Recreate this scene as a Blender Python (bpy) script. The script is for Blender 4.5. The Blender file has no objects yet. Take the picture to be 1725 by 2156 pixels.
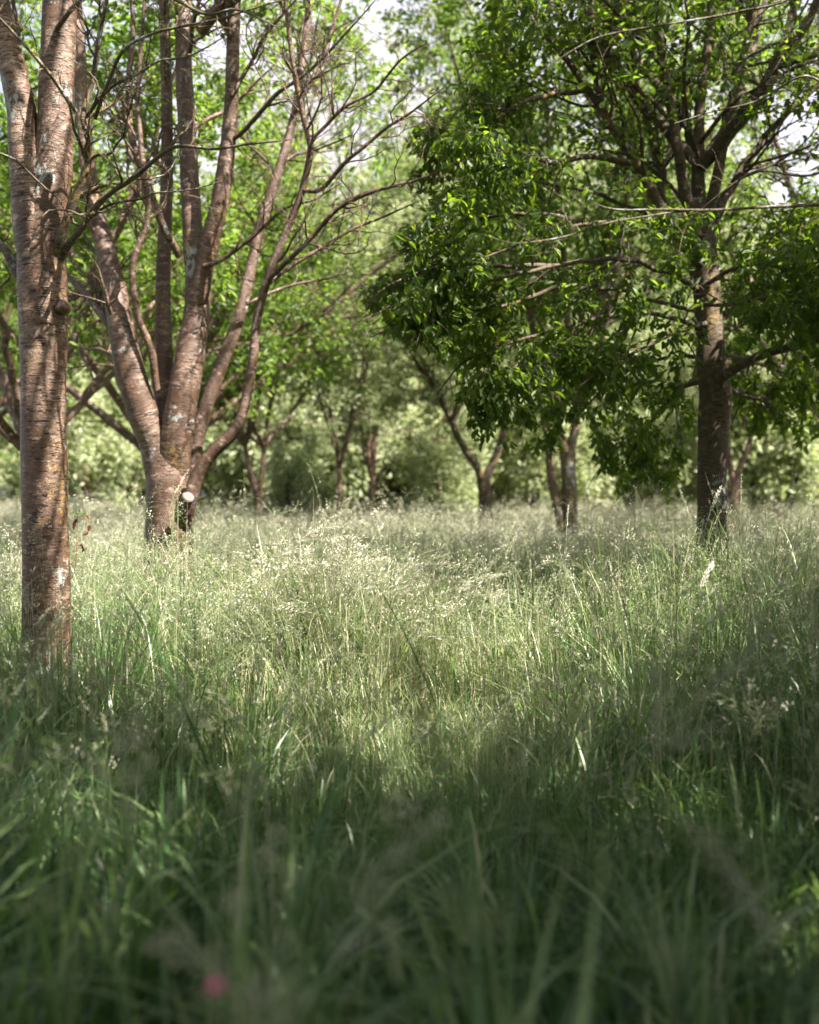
import bpy, math
import numpy as np
from mathutils import Vector

# ------------------------------------------------------------------ camera, world, sun, exposure
SC = bpy.context.scene
FPX = 2369.0            # focal length in units where the frame is 1725 wide
CAMZ = 1.40
HZ = 1040.0             # horizon row in the same units (frame 2156 high)
cam_d = bpy.data.cameras.new("camera")
cam = bpy.data.objects.new("camera", cam_d)
SC.collection.objects.link(cam)
SC.camera = cam
cam.location = (0, 0, CAMZ)
cam.rotation_euler = (math.radians(90), 0, 0)
cam_d.sensor_fit = 'HORIZONTAL'
cam_d.sensor_width = 56.0
cam_d.lens = 56.0 * FPX / 1725.0
cam_d.shift_y = (HZ - 1078.0) / 1725.0
cam_d.clip_start = 0.05
cam_d.clip_end = 2000
cam_d.dof.use_dof = True
cam_d.dof.focus_distance = 7.2
cam_d.dof.aperture_fstop = cam_d.lens / 32.0
cam_d.dof.aperture_blades = 9

SUN = np.array([0.70, -0.45, 1.10]); SUN = SUN / np.linalg.norm(SUN)
EL = math.asin(SUN[2]); ROT = math.atan2(SUN[0], SUN[1])
w = bpy.data.worlds.new("World"); SC.world = w; w.use_nodes = True
nt = w.node_tree
sky = nt.nodes.new('ShaderNodeTexSky'); sky.sky_type = 'NISHITA'; sky.sun_disc = False
sky.sun_elevation = EL; sky.sun_rotation = ROT
sky.air_density = 1.3; sky.dust_density = 6.0; sky.ozone_density = 1.0
bg = nt.nodes['Background']; bg.inputs['Strength'].default_value = 0.05
_tc = nt.nodes.new('ShaderNodeTexCoord'); _sx = nt.nodes.new('ShaderNodeSeparateXYZ'); nt.links.new(_tc.outputs['Generated'], _sx.inputs[0])
_cn = nt.nodes.new('ShaderNodeTexNoise'); _cn.inputs['Scale'].default_value = 2.2; _cn.inputs['Detail'].default_value = 6
_cm = nt.nodes.new('ShaderNodeVectorMath'); _cm.operation = 'MULTIPLY'; _cm.inputs[1].default_value = (1, 1, 2.6)
nt.links.new(_tc.outputs['Generated'], _cm.inputs[0]); nt.links.new(_cm.outputs[0], _cn.inputs['Vector'])
_cr = nt.nodes.new('ShaderNodeValToRGB'); _cr.color_ramp.elements[0].position = 0.30; _cr.color_ramp.elements[1].position = 0.52
nt.links.new(_cn.outputs[0], _cr.inputs[0])
_hz = nt.nodes.new('ShaderNodeMapRange'); _hz.inputs[1].default_value = 0.38; _hz.inputs[2].default_value = 0.55; _hz.inputs[3].default_value = 1.0; _hz.inputs[4].default_value = 0.05
nt.links.new(_sx.outputs[2], _hz.inputs[0])
_mu = nt.nodes.new('ShaderNodeMath'); _mu.operation = 'MULTIPLY'; nt.links.new(_cr.outputs[0], _mu.inputs[0]); nt.links.new(_hz.outputs[0], _mu.inputs[1])
_mx = nt.nodes.new('ShaderNodeMix'); _mx.data_type = 'RGBA'; nt.links.new(_mu.outputs[0], _mx.inputs[0]); nt.links.new(sky.outputs[0], _mx.inputs[6])
_mx.inputs[7].default_value = (4.9, 4.7, 5.4, 1)
nt.links.new(_mx.outputs[2], bg.inputs[0])
sd = bpy.data.lights.new("sun", 'SUN'); sd.energy = 5.0; sd.angle = math.radians(0.53); sd.color = (1.0, 0.94, 0.86)
so = bpy.data.objects.new("sun", sd); SC.collection.objects.link(so)
so.rotation_euler = Vector(SUN.tolist()).to_track_quat('Z', 'Y').to_euler()
so.location = (20, -12, 30)
SC.view_settings.view_transform = 'Standard'; SC.view_settings.look = 'None'
SC.view_settings.exposure = 2.5; SC.view_settings.gamma = 1.0
SC.render.engine = 'CYCLES'
cy = SC.cycles
cy.max_bounces = 7; cy.diffuse_bounces = 4; cy.glossy_bounces = 2; cy.transmission_bounces = 5; cy.transparent_max_bounces = 4
cy.caustics_reflective = False; cy.caustics_refractive = False
cy.sample_clamp_indirect = 6.0
cy.use_denoising = True
try: cy.denoiser = 'OPENIMAGEDENOISE'
except Exception: pass

def PX(x, y, d):
    return np.array([(x - 862.5) / FPX * d, d, CAMZ + (HZ - y) / FPX * d])

def lets_light(P, thr):
    """leave out branches whose shade would fall in the sun pools, to shape the light"""
    h = (P[..., 2] - .6) / SUN[2]
    return sun_mask(P[..., 0] - SUN[0] * h, P[..., 1] - SUN[1] * h).mean(axis=1) < thr

def unit(v): return v / np.maximum(np.linalg.norm(v, axis=-1, keepdims=True), 1e-9)

def in_frame(P, m=0.02):
    y = np.maximum(P[:, 1], 0.05)
    u = P[:, 0] / y; v = (P[:, 2] - CAMZ) / y
    return (P[:, 1] > 0.05) & (np.abs(u) < 862.5 / FPX + m) & (v < HZ / FPX + m) & (v > -0.6)

# ------------------------------------------------------------------ materials
def ramp(nt, stops):
    r = nt.nodes.new('ShaderNodeValToRGB'); e = r.color_ramp.elements
    while len(e) < len(stops): e.new(0.5)
    for i, (p, c) in enumerate(stops):
        e[i].position = p; e[i].color = (c[0], c[1], c[2], 1)
    return r

def newmat(name):
    m = bpy.data.materials.new(name); m.use_nodes = True; n = m.node_tree
    b = n.nodes['Principled BSDF']; return m, n, b

def N(n, t, **k):
    x = n.nodes.new(t)
    for a, v in k.items(): setattr(x, a, v)
    return x

def noise(n, vec, scale, detail=4, rough=0.55):
    t = N(n, 'ShaderNodeTexNoise'); t.inputs['Scale'].default_value = scale
    t.inputs['Detail'].default_value = detail; t.inputs['Roughness'].default_value = rough
    if vec is not None: n.links.new(vec, t.inputs['Vector'])
    return t

def mixc(n, fac, a, b, mode='MIX'):
    m = N(n, 'ShaderNodeMix'); m.data_type = 'RGBA'; m.blend_type = mode
    for s, v in ((0, fac), (6, a), (7, b)):
        if hasattr(v, 'links'): n.links.new(v, m.inputs[s])
        elif s == 0: m.inputs[0].default_value = v
        else: m.inputs[s].default_value = (v[0], v[1], v[2], 1)
    return m.outputs[2]

def scaled(n, vec, s):
    v = N(n, 'ShaderNodeVectorMath', operation='MULTIPLY'); n.links.new(vec, v.inputs[0]); v.inputs[1].default_value = s
    return v.outputs[0]

def bark_mat(name, dark, mid, light, band=1.0, lichen=0.5, ochre=0.5, rough=0.62):
    m, n, b = newmat(name); L = n.links
    at = N(n, 'ShaderNodeAttribute', attribute_name='bark')
    V = at.outputs['Vector']
    big = noise(n, V, 3.2, 5, 0.6)
    bands = noise(n, scaled(n, V, (9, 9, 55)), 1.0, 6, 0.72); bands.inputs['Distortion'].default_value = 0.35
    lent = noise(n, scaled(n, V, (13, 13, 95)), 1.0, 3, 0.55); lent.inputs['Distortion'].default_value = 0.25
    fine = noise(n, scaled(n, V, (60, 60, 110)), 1.0, 3, 0.6)
    r1 = ramp(n, [(0.30, dark), (0.50, mid), (0.72, light)])
    mx = N(n, 'ShaderNodeMix'); mx.data_type = 'FLOAT'; mx.inputs[0].default_value = 0.55
    L.new(bands.outputs[0], mx.inputs[2]); L.new(big.outputs[0], mx.inputs[3])
    L.new(mx.outputs[0], r1.inputs[0])
    rl = ramp(n, [(0.56, (0, 0, 0)), (0.62, (1, 1, 1))])
    L.new(lent.outputs[0], rl.inputs[0])
    c = mixc(n, rl.outputs[0], r1.outputs[0], [x * 0.45 for x in dark])
    # pale satin streaks
    st = noise(n, scaled(n, V, (6, 6, 20)), 1.0, 5, 0.7)
    rs = ramp(n, [(0.56, (0, 0, 0)), (0.70, (0.9, 0.9, 0.9))]); L.new(st.outputs[0], rs.inputs[0])
    c = mixc(n, rs.outputs[0], c, [min(1, x * 1.25 + 0.03) for x in light])
    # grey lichen
    l1 = noise(n, V, 16, 5, 0.7); l2 = noise(n, V, 2.3, 2, 0.5)
    mul = N(n, 'ShaderNodeMath', operation='MULTIPLY'); L.new(l1.outputs[0], mul.inputs[0]); L.new(l2.outputs[0], mul.inputs[1])
    hi = 0.345 - 0.06 * lichen
    rli = ramp(n, [(hi, (0, 0, 0)), (hi + 0.035, (1, 1, 1))]); L.new(mul.outputs[0], rli.inputs[0])
    c = mixc(n, rli.outputs[0], c, (0.24, 0.25, 0.235))
    # ochre lichen
    o1 = noise(n, scaled(n, V, (1, 1, 1.0)), 23, 4, 0.7); o2 = noise(n, scaled(n, V, (1, 1, 0.7)), 1.9, 2, 0.5)
    mu = N(n, 'ShaderNodeMath', operation='MULTIPLY'); L.new(o1.outputs[0], mu.inputs[0]); L.new(o2.outputs[0], mu.inputs[1])
    ho = 0.345 - 0.07 * ochre
    ro = ramp(n, [(ho, (0, 0, 0)), (ho + 0.04, (1, 1, 1))]); L.new(mu.outputs[0], ro.inputs[0])
    c = mixc(n, ro.outputs[0], c, (0.20, 0.125, 0.035))
    L.new(c, b.inputs['Base Color'])
    b.inputs['Roughness'].default_value = rough
    b.inputs['Specular IOR Level'].default_value = 0.4
    ad = N(n, 'ShaderNodeMath', operation='ADD'); L.new(bands.outputs[0], ad.inputs[0]); L.new(fine.outputs[0], ad.inputs[1])
    su = N(n, 'ShaderNodeMath', operation='SUBTRACT'); L.new(ad.outputs[0], su.inputs[0]); L.new(rl.outputs[0], su.inputs[1]); su.use_clamp = False
    bp = N(n, 'ShaderNodeBump'); bp.inputs['Distance'].default_value = 0.008
    bm = N(n, 'ShaderNodeMapRange'); bm.inputs[1].default_value = 0.35; bm.inputs[2].default_value = 0.65; bm.inputs[3].default_value = 0.2; bm.inputs[4].default_value = 1.0; L.new(big.outputs[0], bm.inputs[0]); L.new(bm.outputs[0], bp.inputs['Strength'])
    L.new(su.outputs[0], bp.inputs['Height']); L.new(bp.outputs[0], b.inputs['Normal'])
    return m

def leaf_mat(name, cols, trans, tf=0.45, rough=0.4, spec=0.5):
    m, n, b = newmat(name); L = n.links
    at = N(n, 'ShaderNodeAttribute', attribute_name='tint')
    r = ramp(n, [(i / (len(cols) - 1), c) for i, c in enumerate(cols)]); L.new(at.outputs['Fac'], r.inputs[0])
    L.new(r.outputs[0], b.inputs['Base Color'])
    b.inputs['Roughness'].default_value = rough; b.inputs['Specular IOR Level'].default_value = spec
    t = N(n, 'ShaderNodeBsdfTranslucent')
    tr = ramp(n, [(i / (len(trans) - 1), c) for i, c in enumerate(trans)]); L.new(at.outputs['Fac'], tr.inputs[0])
    L.new(tr.outputs[0], t.inputs['Color'])
    ms = N(n, 'ShaderNodeMixShader'); ms.inputs[0].default_value = tf
    L.new(b.outputs[0], ms.inputs[1]); L.new(t.outputs[0], ms.inputs[2])
    L.new(ms.outputs[0], n.nodes['Material Output'].inputs['Surface'])
    return m

M_BARK1 = bark_mat("cherry_bark", (0.028, 0.014, 0.008), (0.095, 0.051, 0.030), (0.31, 0.225, 0.165), lichen=0.1, ochre=0.0, rough=0.5)
M_BARK2 = bark_mat("cherry_bark_dark", (0.024, 0.012, 0.007), (0.078, 0.042, 0.025), (0.25, 0.17, 0.125), lichen=0.0, ochre=0.1, rough=0.5)
M_BARK3 = bark_mat("brown_bark", (0.034, 0.023, 0.012), (0.068, 0.048, 0.027), (0.12, 0.088, 0.052), lichen=0.0, ochre=0.3, rough=0.8)
M_TWIG = bark_mat("lichen_twig_bark", (0.040, 0.030, 0.018), (0.085, 0.063, 0.038), (0.16, 0.13, 0.085), lichen=0.8, ochre=0.6, rough=0.8)
M_LEAF = leaf_mat("cherry_leaf", [(0.045, 0.080, 0.014), (0.075, 0.12, 0.022), (0.125, 0.17, 0.040)],
                  [(0.13, 0.25, 0.015), (0.21, 0.35, 0.03), (0.36, 0.48, 0.07)], 0.48, 0.5, 0.35)
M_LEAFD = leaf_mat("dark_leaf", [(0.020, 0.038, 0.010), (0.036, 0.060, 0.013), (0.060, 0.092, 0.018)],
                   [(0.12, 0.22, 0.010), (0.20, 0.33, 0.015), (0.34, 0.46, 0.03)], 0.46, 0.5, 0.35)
M_LEAFP = leaf_mat("pale_leaf", [(0.15, 0.18, 0.09), (0.23, 0.26, 0.15), (0.38, 0.39, 0.27)],
                  [(0.34, 0.44, 0.13), (0.45, 0.53, 0.20), (0.58, 0.60, 0.33)], 0.42, 0.45, 0.4)
M_GRASS = leaf_mat("grass_blade", [(0.018, 0.060, 0.018), (0.064, 0.132, 0.040), (0.185, 0.25, 0.11), (0.42, 0.38, 0.25)],
                  [(0.055, 0.125, 0.028), (0.16, 0.29, 0.045), (0.32, 0.46, 0.11), (0.55, 0.52, 0.32)], 0.40, 0.38, 0.55)
M_SEED = leaf_mat("grass_seed", [(0.13, 0.19, 0.06), (0.42, 0.42, 0.29), (0.66, 0.63, 0.53)],
                  [(0.20, 0.28, 0.09), (0.46, 0.46, 0.31), (0.66, 0.60, 0.50)], 0.35, 0.6, 0.3)

# ------------------------------------------------------------------ mesh building
class Acc:
    def __init__(s): s.v = []; s.q = []; s.t = []; s.bark = []; s.tint = []; s.n = 0
    def add(s, v, q=None, t=None, bark=None, tint=None):
        v = np.asarray(v, float).reshape(-1, 3)
        s.v.append(v)
        if q is not None and len(q): s.q.append(np.asarray(q) + s.n)
        if t is not None and len(t): s.t.append(np.asarray(t) + s.n)
        s.bark.append(np.zeros((len(v), 3)) if bark is None else bark.reshape(-1, 3))
        s.tint.append(np.zeros(len(v)) if tint is None else np.broadcast_to(tint, (len(v),)).astype(float))
        s.n += len(v)
    def build(s, name, mat, parent=None, origin=(0, 0, 0), smooth=True, use='bark'):
        me = bpy.data.meshes.new(name)
        V = np.concatenate(s.v) - np.asarray(origin)
        Q = np.concatenate(s.q) if s.q else np.zeros((0, 4), int)
        T = np.concatenate(s.t) if s.t else np.zeros((0, 3), int)
        me.vertices.add(len(V)); me.vertices.foreach_set('co', V.astype(np.float32).ravel())
        nl = Q.size + T.size
        me.loops.add(nl)
        me.loops.foreach_set('vertex_index', np.concatenate([Q.ravel(), T.ravel()]).astype(np.int32))
        me.polygons.add(len(Q) + len(T))
        st = np.concatenate([np.arange(len(Q)) * 4, Q.size + np.arange(len(T)) * 3]).astype(np.int32)
        me.polygons.foreach_set('loop_start', st)
        me.polygons.foreach_set('use_smooth', np.full(len(Q) + len(T), smooth))
        if use == 'bark':
            a = me.attributes.new('bark', 'FLOAT_VECTOR', 'POINT'); a.data.foreach_set('vector', np.concatenate(s.bark).astype(np.float32).ravel())
        else:
            a = me.attributes.new('tint', 'FLOAT', 'POINT'); a.data.foreach_set('value', np.concatenate(s.tint).astype(np.float32))
        me.update(calc_edges=True); me.validate()
        me.materials.append(mat)
        o = bpy.data.objects.new(name, me); SC.collection.objects.link(o)
        if parent is not None: o.parent = parent
        else: o.location = origin
        return o

def frames(P):
    """P (N,K,3) -> two perpendicular fields (N,K,3)."""
    T = np.gradient(P, axis=1); T = unit(T)
    ref = np.zeros_like(T); ref[..., 1] = 1.0
    par = np.abs(T[..., 1]) > 0.95
    ref[par] = (1, 0, 0)
    A = unit(np.cross(T, ref)); B = np.cross(T, A)
    return T, A, B

def tubes(acc, P, R, sides=5, rough=0.0, seed=0, cap=False, tint=None):
    P = np.asarray(P, float); R = np.asarray(R, float)
    Nn, K, _ = P.shape
    T, A, B = frames(P)
    th = np.arange(sides) / sides * 2 * np.pi
    c, s_ = np.cos(th), np.sin(th)
    seg = np.linalg.norm(np.diff(P, axis=1), axis=2)
    ln = np.concatenate([np.zeros((Nn, 1)), np.cumsum(seg, 1)], 1)
    off = np.random.RandomState(seed + 11).uniform(0, 30, (Nn, 1))
    RR = np.repeat(R[:, :, None], sides, 2)
    if rough > 0:
        rs = np.random.RandomState(seed)
        D = np.zeros_like(RR)
        for k in range(10):
            fz = rs.uniform(1.5, 18); m_ = rs.randint(1, 5); ph = rs.uniform(0, 6.28, 2)
            D += np.sin(fz * ln[:, :, None] + ph[0]) * np.cos(m_ * th[None, None, :] + ph[1] + 0.6 * fz * 0.1 * ln[:, :, None]) / (1 + 0.12 * fz)
        RR = RR * (1 + rough * D / 2.2)
    V = P[:, :, None, :] + RR[..., None] * (A[:, :, None, :] * c[None, None, :, None] + B[:, :, None, :] * s_[None, None, :, None])
    rr = np.maximum(R[:, :1, None], 0.004)
    bark = np.stack([np.broadcast_to(c[None, None, :] * rr, RR.shape) + off[:, :, None], np.broadcast_to(s_[None, None, :] * rr, RR.shape),
                     np.broadcast_to(ln[:, :, None], RR.shape) + off[:, :, None]], -1)
    base = (np.arange(Nn) * K * sides)[:, None, None] + (np.arange(K - 1) * sides)[None, :, None]
    j = np.arange(sides)[None, None, :]; j2 = (j + 1) % sides
    Q = np.stack([base + j, base + j2, base + sides + j2, base + sides + j], -1).reshape(-1, 4)
    acc.add(V.reshape(-1, 3), Q, None, bark, None if tint is None else np.repeat(np.asarray(tint), K * sides))
    if cap:
        for i in range(Nn):
            o = i * K * sides + (K - 1) * sides
            ring = V[i, -1]; cc = ring.mean(0)
            acc.add(np.vstack([ring, cc[None]]), None, [(a, (a + 1) % sides, sides) for a in range(sides)], np.vstack([bark[i, -1], bark[i, -1].mean(0)[None]]))

def smooth_path(P, R, step):
    P = np.asarray(P, float); R = np.asarray(R, float)
    n = len(P)
    Pe = np.vstack([2 * P[0] - P[1], P, 2 * P[-1] - P[-2]]); Re = np.concatenate([[R[0]], R, [R[-1]]])
    oP, oR = [], []
    for i in range(n - 1):
        L = np.linalg.norm(P[i + 1] - P[i]); m = max(2, int(L / step))
        t = np.arange(m)[:, None] / m
        a, b, c, d = Pe[i], Pe[i + 1], Pe[i + 2], Pe[i + 3]
        oP.append(0.5 * (2 * b + (c - a) * t + (2 * a - 5 * b + 4 * c - d) * t ** 2 + (3 * b - a - 3 * c + d) * t ** 3))
        oR.append(Re[i + 1] + (Re[i + 2] - Re[i + 1]) * t[:, 0])
    oP.append(P[-1:]); oR.append(R[-1:])
    return np.concatenate(oP), np.concatenate(oR)

def children(rs, P, R, n, length, ang=(35, 70), t0=0.15, t1=0.98, K=6, up=0.1, wig=0.18, rr=0.55, tipr=0.2, flat=0.0, rmax=9, rmin=0.0015):
    """grow n side branches from each of the branches P (N,K0,3)."""
    Nn, K0, _ = P.shape
    T = unit(np.gradient(P, axis=1))
    t = rs.uniform(t0, t1, (Nn, n)); f = t * (K0 - 1); i = np.minimum(f.astype(int), K0 - 2); u = (f - i)[..., None]
    ii = np.arange(Nn)[:, None]
    S = P[ii, i] * (1 - u) + P[ii, i + 1] * u
    Tt = T[ii, i]
    r = (R[ii, i] * (1 - u[..., 0]) + R[ii, i + 1] * u[..., 0])
    rnd = rs.normal(size=S.shape); rnd[..., 2] *= (1 - flat)
    perp = unit(rnd - (rnd * Tt).sum(-1, keepdims=True) * Tt)
    a = np.radians(rs.uniform(ang[0], ang[1], (Nn, n)))[..., None]
    D = unit(Tt * np.cos(a) + perp * np.sin(a) + np.array([0, 0, up]))
    L = length * rs.uniform(0.55, 1.25, (Nn, n)) * (1 - 0.45 * t)
    S = S.reshape(-1, 3); D = D.reshape(-1, 3); L = L.reshape(-1)
    r = np.clip(r.reshape(-1) * rr, rmin, rmax)
    out = np.zeros((len(S), K, 3)); out[:, 0] = S
    st = (L / (K - 1))[:, None]
    for k in range(1, K):
        out[:, k] = out[:, k - 1] + D * st
        D = unit(D + rs.normal(size=D.shape) * wig + np.array([0, 0, up * 0.35]))
    Rr = r[:, None] * np.linspace(1, tipr, K)[None]
    return out, Rr

def leaves(rs, acc, P, n, size, t0=0.1, keep=None, droop=0.5, spread=0.02, asp=0.46, tshift=0.0, flatn=0.8):
    Nn, K, _ = P.shape
    T = unit(np.gradient(P, axis=1))
    t = rs.uniform(t0, 1.0, (Nn, n)); f = t * (K - 1); i = np.minimum(f.astype(int), K - 2); u = (f - i)[..., None]
    ii = np.arange(Nn)[:, None]
    S = (P[ii, i] * (1 - u) + P[ii, i + 1] * u).reshape(-1, 3)
    Tt = T[ii, i].reshape(-1, 3)
    clump = np.repeat(rs.uniform(0, 1, Nn), n)
    S = S + rs.normal(size=S.shape) * spread
    if keep is not None:
        k = keep(S, rs); S = S[k]; Tt = Tt[k]; clump = clump[k]
    m = len(S)
    if m == 0: return
    rnd = rs.normal(size=(m, 3)); rnd[:, 2] *= 0.4
    D = unit(Tt * 0.55 + unit(rnd) * 0.9 + np.array([0, 0, -droop]) * rs.uniform(0.2, 1.4, (m, 1)))
    up = np.array([0, 0, 1.0]) + rs.normal(size=(m, 3)) * flatn
    W = unit(np.cross(D, up)); Nr = np.cross(W, D)
    s = (size * (0.45 + 0.85 * rs.uniform(size=m) ** .8))[:, None]; h = s * asp * 0.5
    fold = s * 0.10
    pts = np.stack([S, S + D * s * 0.33 + W * h * 0.92 + Nr * fold, S + D * s * 0.68 + W * h * 0.78 + Nr * fold * 0.7,
                    S + D * s - Nr * s * 0.12, S + D * s * 0.68 - W * h * 0.78 + Nr * fold * 0.7, S + D * s * 0.33 - W * h * 0.92 + Nr * fold], 1)
    b = (np.arange(m) * 6)[:, None]
    Q = np.concatenate([b + np.array([[0, 1, 2, 3]]), b + np.array([[0, 3, 4, 5]])])
    tint = np.clip(0.5 + (clump - 0.5) * 0.6 + rs.normal(size=m) * 0.18 + tshift, 0, 1)
    acc.add(pts.reshape(-1, 3), Q, None, None, np.repeat(tint, 6))

# ------------------------------------------------------------------ smooth noise in the plane, sun pools
_g = np.random.RandomState(77)
_W = [(_g.normal(size=2) * s, _g.uniform(0, 6.28), a) for s, a in [(0.35, 1.0)] * 4 + [(0.9, 0.8)] * 5 + [(2.2, 0.55)] * 6 + [(5.0, 0.35)] * 8 + [(10., 0.2)] * 8]
def pnoise(x, y):
    v = 0
    for k, ph, a in _W: v = v + a * np.sin(k[0] * x + k[1] * y + ph)
    return v / 2.2
_g = np.random.RandomState(5)
_W2 = [(_g.normal(size=2) * s, _g.uniform(0, 6.28), a) for s, a in [(1.8, 0.6)] * 5 + [(4.5, 0.6)] * 8 + [(10., 0.35)] * 8]
def dnoise(x, y):
    v = 0
    for k, ph, a in _W2: v = v + a * np.sin(k[0] * x + k[1] * y + ph)
    return v / 2.0

POOLS = [  # where sunlight reaches the meadow: x, y, rx, ry
    (0.15, 7.7, 1.5, 1.0), (-0.55, 6.9, 1.0, 1.3), (0.3, 7.0, 1.1, 1.1), (-0.1, 6.1, .7, .5), 
    (0.05, 5.75, 0.30, 0.25), (-1.3, 7.3, 0.4, 0.5), (1.3, 6.9, 0.45, 0.5), (-2.9, 9.3, 0.6, 0.8), (2.3, 8.2, 0.5, 0.5),
    (-0.45, 5.1, 0.18, 0.2), (-.62, 3.4, .10, .12), (.35, 3.9, .12, .12), (-.15, 2.6, .08, .08), (1.2, 4.3, .15, .12), (-1.1, 4.4, .15, .15),
    
    (-2.2, 10.5, 0.16, 0.2), (-2.85, 10.95, 0.22, 0.2), (-3.5, 11.3, 0.2, 0.2), (-4.3, 11.9, 0.3, 0.3), (-5.3, 12.5, 0.3, 0.3)]
def sun_mask(x, y):
    m = np.zeros_like(x)
    for cx, cy_, rx, ry in POOLS:
        d = np.sqrt(((x - cx) / rx) ** 2 + ((y - cy_) / ry) ** 2)
        m = np.maximum(m, np.clip((1.25 - d) / 0.4, 0, 1))
    # slanting light on the closest trunk
    dx, dy = x + 2.14, y - 6.6
    sA = -.84 * dx + .54 * dy; nA = .54 * dx + .84 * dy
    lim = np.where(sA < .75, -.075 + .03 * np.sin(7 * sA), np.where(sA < 1.45, -.13 + .10 * (np.sin(11 * sA) > .3), np.where(sA < 2.3, .3, np.where(np.sin(6 * sA) > .0, -.12, .3))))
    m = np.maximum(m, ((sA > -.5) & (sA < 4.6) & (nA > lim - .02) & (nA < .22)).astype(float))
    # dapples between 5.5 and 13 m, open sun on the far meadow
    dap = np.clip((dnoise(x, y) - np.where((x < -1.6) & ~((y > 11.7) & (x > -3.6)), np.where(y > 9.9, 0.10, 0.5), np.where((y > 8.9) & (x > -3.6), .95, np.where(x > 1.2, .85, np.where(x < -.95, .75, .45))))) / 0.35, 0, 1) * np.clip((y - 5.6) / 1.4, 0, 1)
    far = np.clip((y - 15.5) / 2.5, 0, 1) * np.clip((pnoise(x, y) + 0.55) / 0.5, 0, 1)
    return np.clip(np.maximum(np.maximum(m, dap * 0.8), far), 0, 1)

def sun_keep(S, rs, strength=1.0, zref=0.6):
    h = (S[:, 2] - zref) / SUN[2]
    x = S[:, 0] - SUN[0] * h; y = S[:, 1] - SUN[1] * h
    return rs.uniform(size=len(S)) > sun_mask(x, y) * strength  # drops leaves that would shade the lit patches

# ------------------------------------------------------------------ tagging
def tag(o, label=None, cat=None, group=None, kind=None):
    if label: o['label'] = label
    if cat: o['category'] = cat
    if group: o['group'] = group
    if kind: o['kind'] = kind
    return o

def empty(name, loc, label, cat, group=None):
    o = bpy.data.objects.new(name, None); SC.collection.objects.link(o)
    o.location = tuple(loc); o.empty_display_size = 0.3
    return tag(o, label, cat, group)

# ------------------------------------------------------------------ ground
def ground():
    xs = np.concatenate([-np.geomspace(300, 14, 18), np.linspace(-12, 12, 90), np.geomspace(14, 300, 18)])
    ys = np.concatenate([-np.geomspace(120, 8, 14), np.linspace(-6, 40, 130), np.geomspace(42, 500, 22)])
    X, Y = np.meshgrid(xs, ys)
    Z = gz(X, Y)
    V = np.stack([X, Y, Z], -1).reshape(-1, 3); nx = len(xs); ny = len(ys)
    i = (np.arange(ny - 1) * nx)[:, None] + np.arange(nx - 1)[None]
    Q = np.stack([i, i + 1, i + 1 + nx, i + nx], -1).reshape(-1, 4)
    a = Acc(); a.add(V, Q)
    m, n, b = newmat("meadow_soil"); L = n.links
    tc = N(n, 'ShaderNodeTexCoord')
    n1 = noise(n, tc.outputs['Object'], 3.0, 6, 0.7); n2 = noise(n, tc.outputs['Object'], 38.0, 4, 0.7)
    r = ramp(n, [(0.3, (0.03, 0.045, 0.015)), (0.5, (0.05, 0.075, 0.022)), (0.7, (0.10, 0.10, 0.045))]); L.new(n1.outputs[0], r.inputs[0])
    r2 = ramp(n, [(0.35, (0.45, 0.42, 0.35)), (0.65, (1.2, 1.2, 1.1))]); L.new(n2.outputs[0], r2.inputs[0])
    L.new(mixc(n, 1.0, r.outputs[0], r2.outputs[0], 'MULTIPLY'), b.inputs['Base Color'])
    b.inputs['Roughness'].default_value = 0.95
    bp = N(n, 'ShaderNodeBump'); bp.inputs['Distance'].default_value = 0.03; L.new(n2.outputs[0], bp.inputs['Height']); L.new(bp.outputs[0], b.inputs['Normal'])
    tag(a.build('ground', m), kind='structure')

def gz(x, y):
    r = np.hypot(x, y)
    return 0.05 * np.sin(x * 0.9 + 1.3) * np.sin(y * 0.7) + 0.10 * np.exp(-((x + 0.4) ** 2 + (y - 7.2) ** 2) / 1.2) \
        - 0.05 * np.exp(-((x - 0.1) ** 2 + (y - 5.6) ** 2) / 0.5)

# ------------------------------------------------------------------ meadow
def hfac(x, y):
    """relative grass height: a trodden dip in front, a mound of tall grass behind"""
    f = 0.98 + 0.24 * pnoise(x * 1.5, y * 1.5)
    f *= 1 - 0.72 * np.exp(-(((x - 0.08) / 0.42) ** 2 + ((y - 5.6) / 0.75) ** 2))
    f *= 1 - 0.45 * np.exp(-(((x - 0.75) / 1.1) ** 2 + ((y - 9.4) / 1.5) ** 2))
    f *= 1 - 0.15 * np.exp(-(((x - 0.10) / 0.75) ** 2 + ((y - 4.2) / 1.3) ** 2))
    f *= 1 - 0.30 * np.exp(-(((x - 0.35) / 1.0) ** 2 + ((y - 6.4) / 1.0) ** 2))
    f += 0.30 * np.exp(-(((x + 0.42) / 0.45) ** 2 + ((y - 7.0) / 0.6) ** 2))
    f *= 1 + 0.22 * np.exp(-((y - 1.5) / 1.4) ** 2)
    return np.clip(f, 0.22, 1.6)

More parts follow.
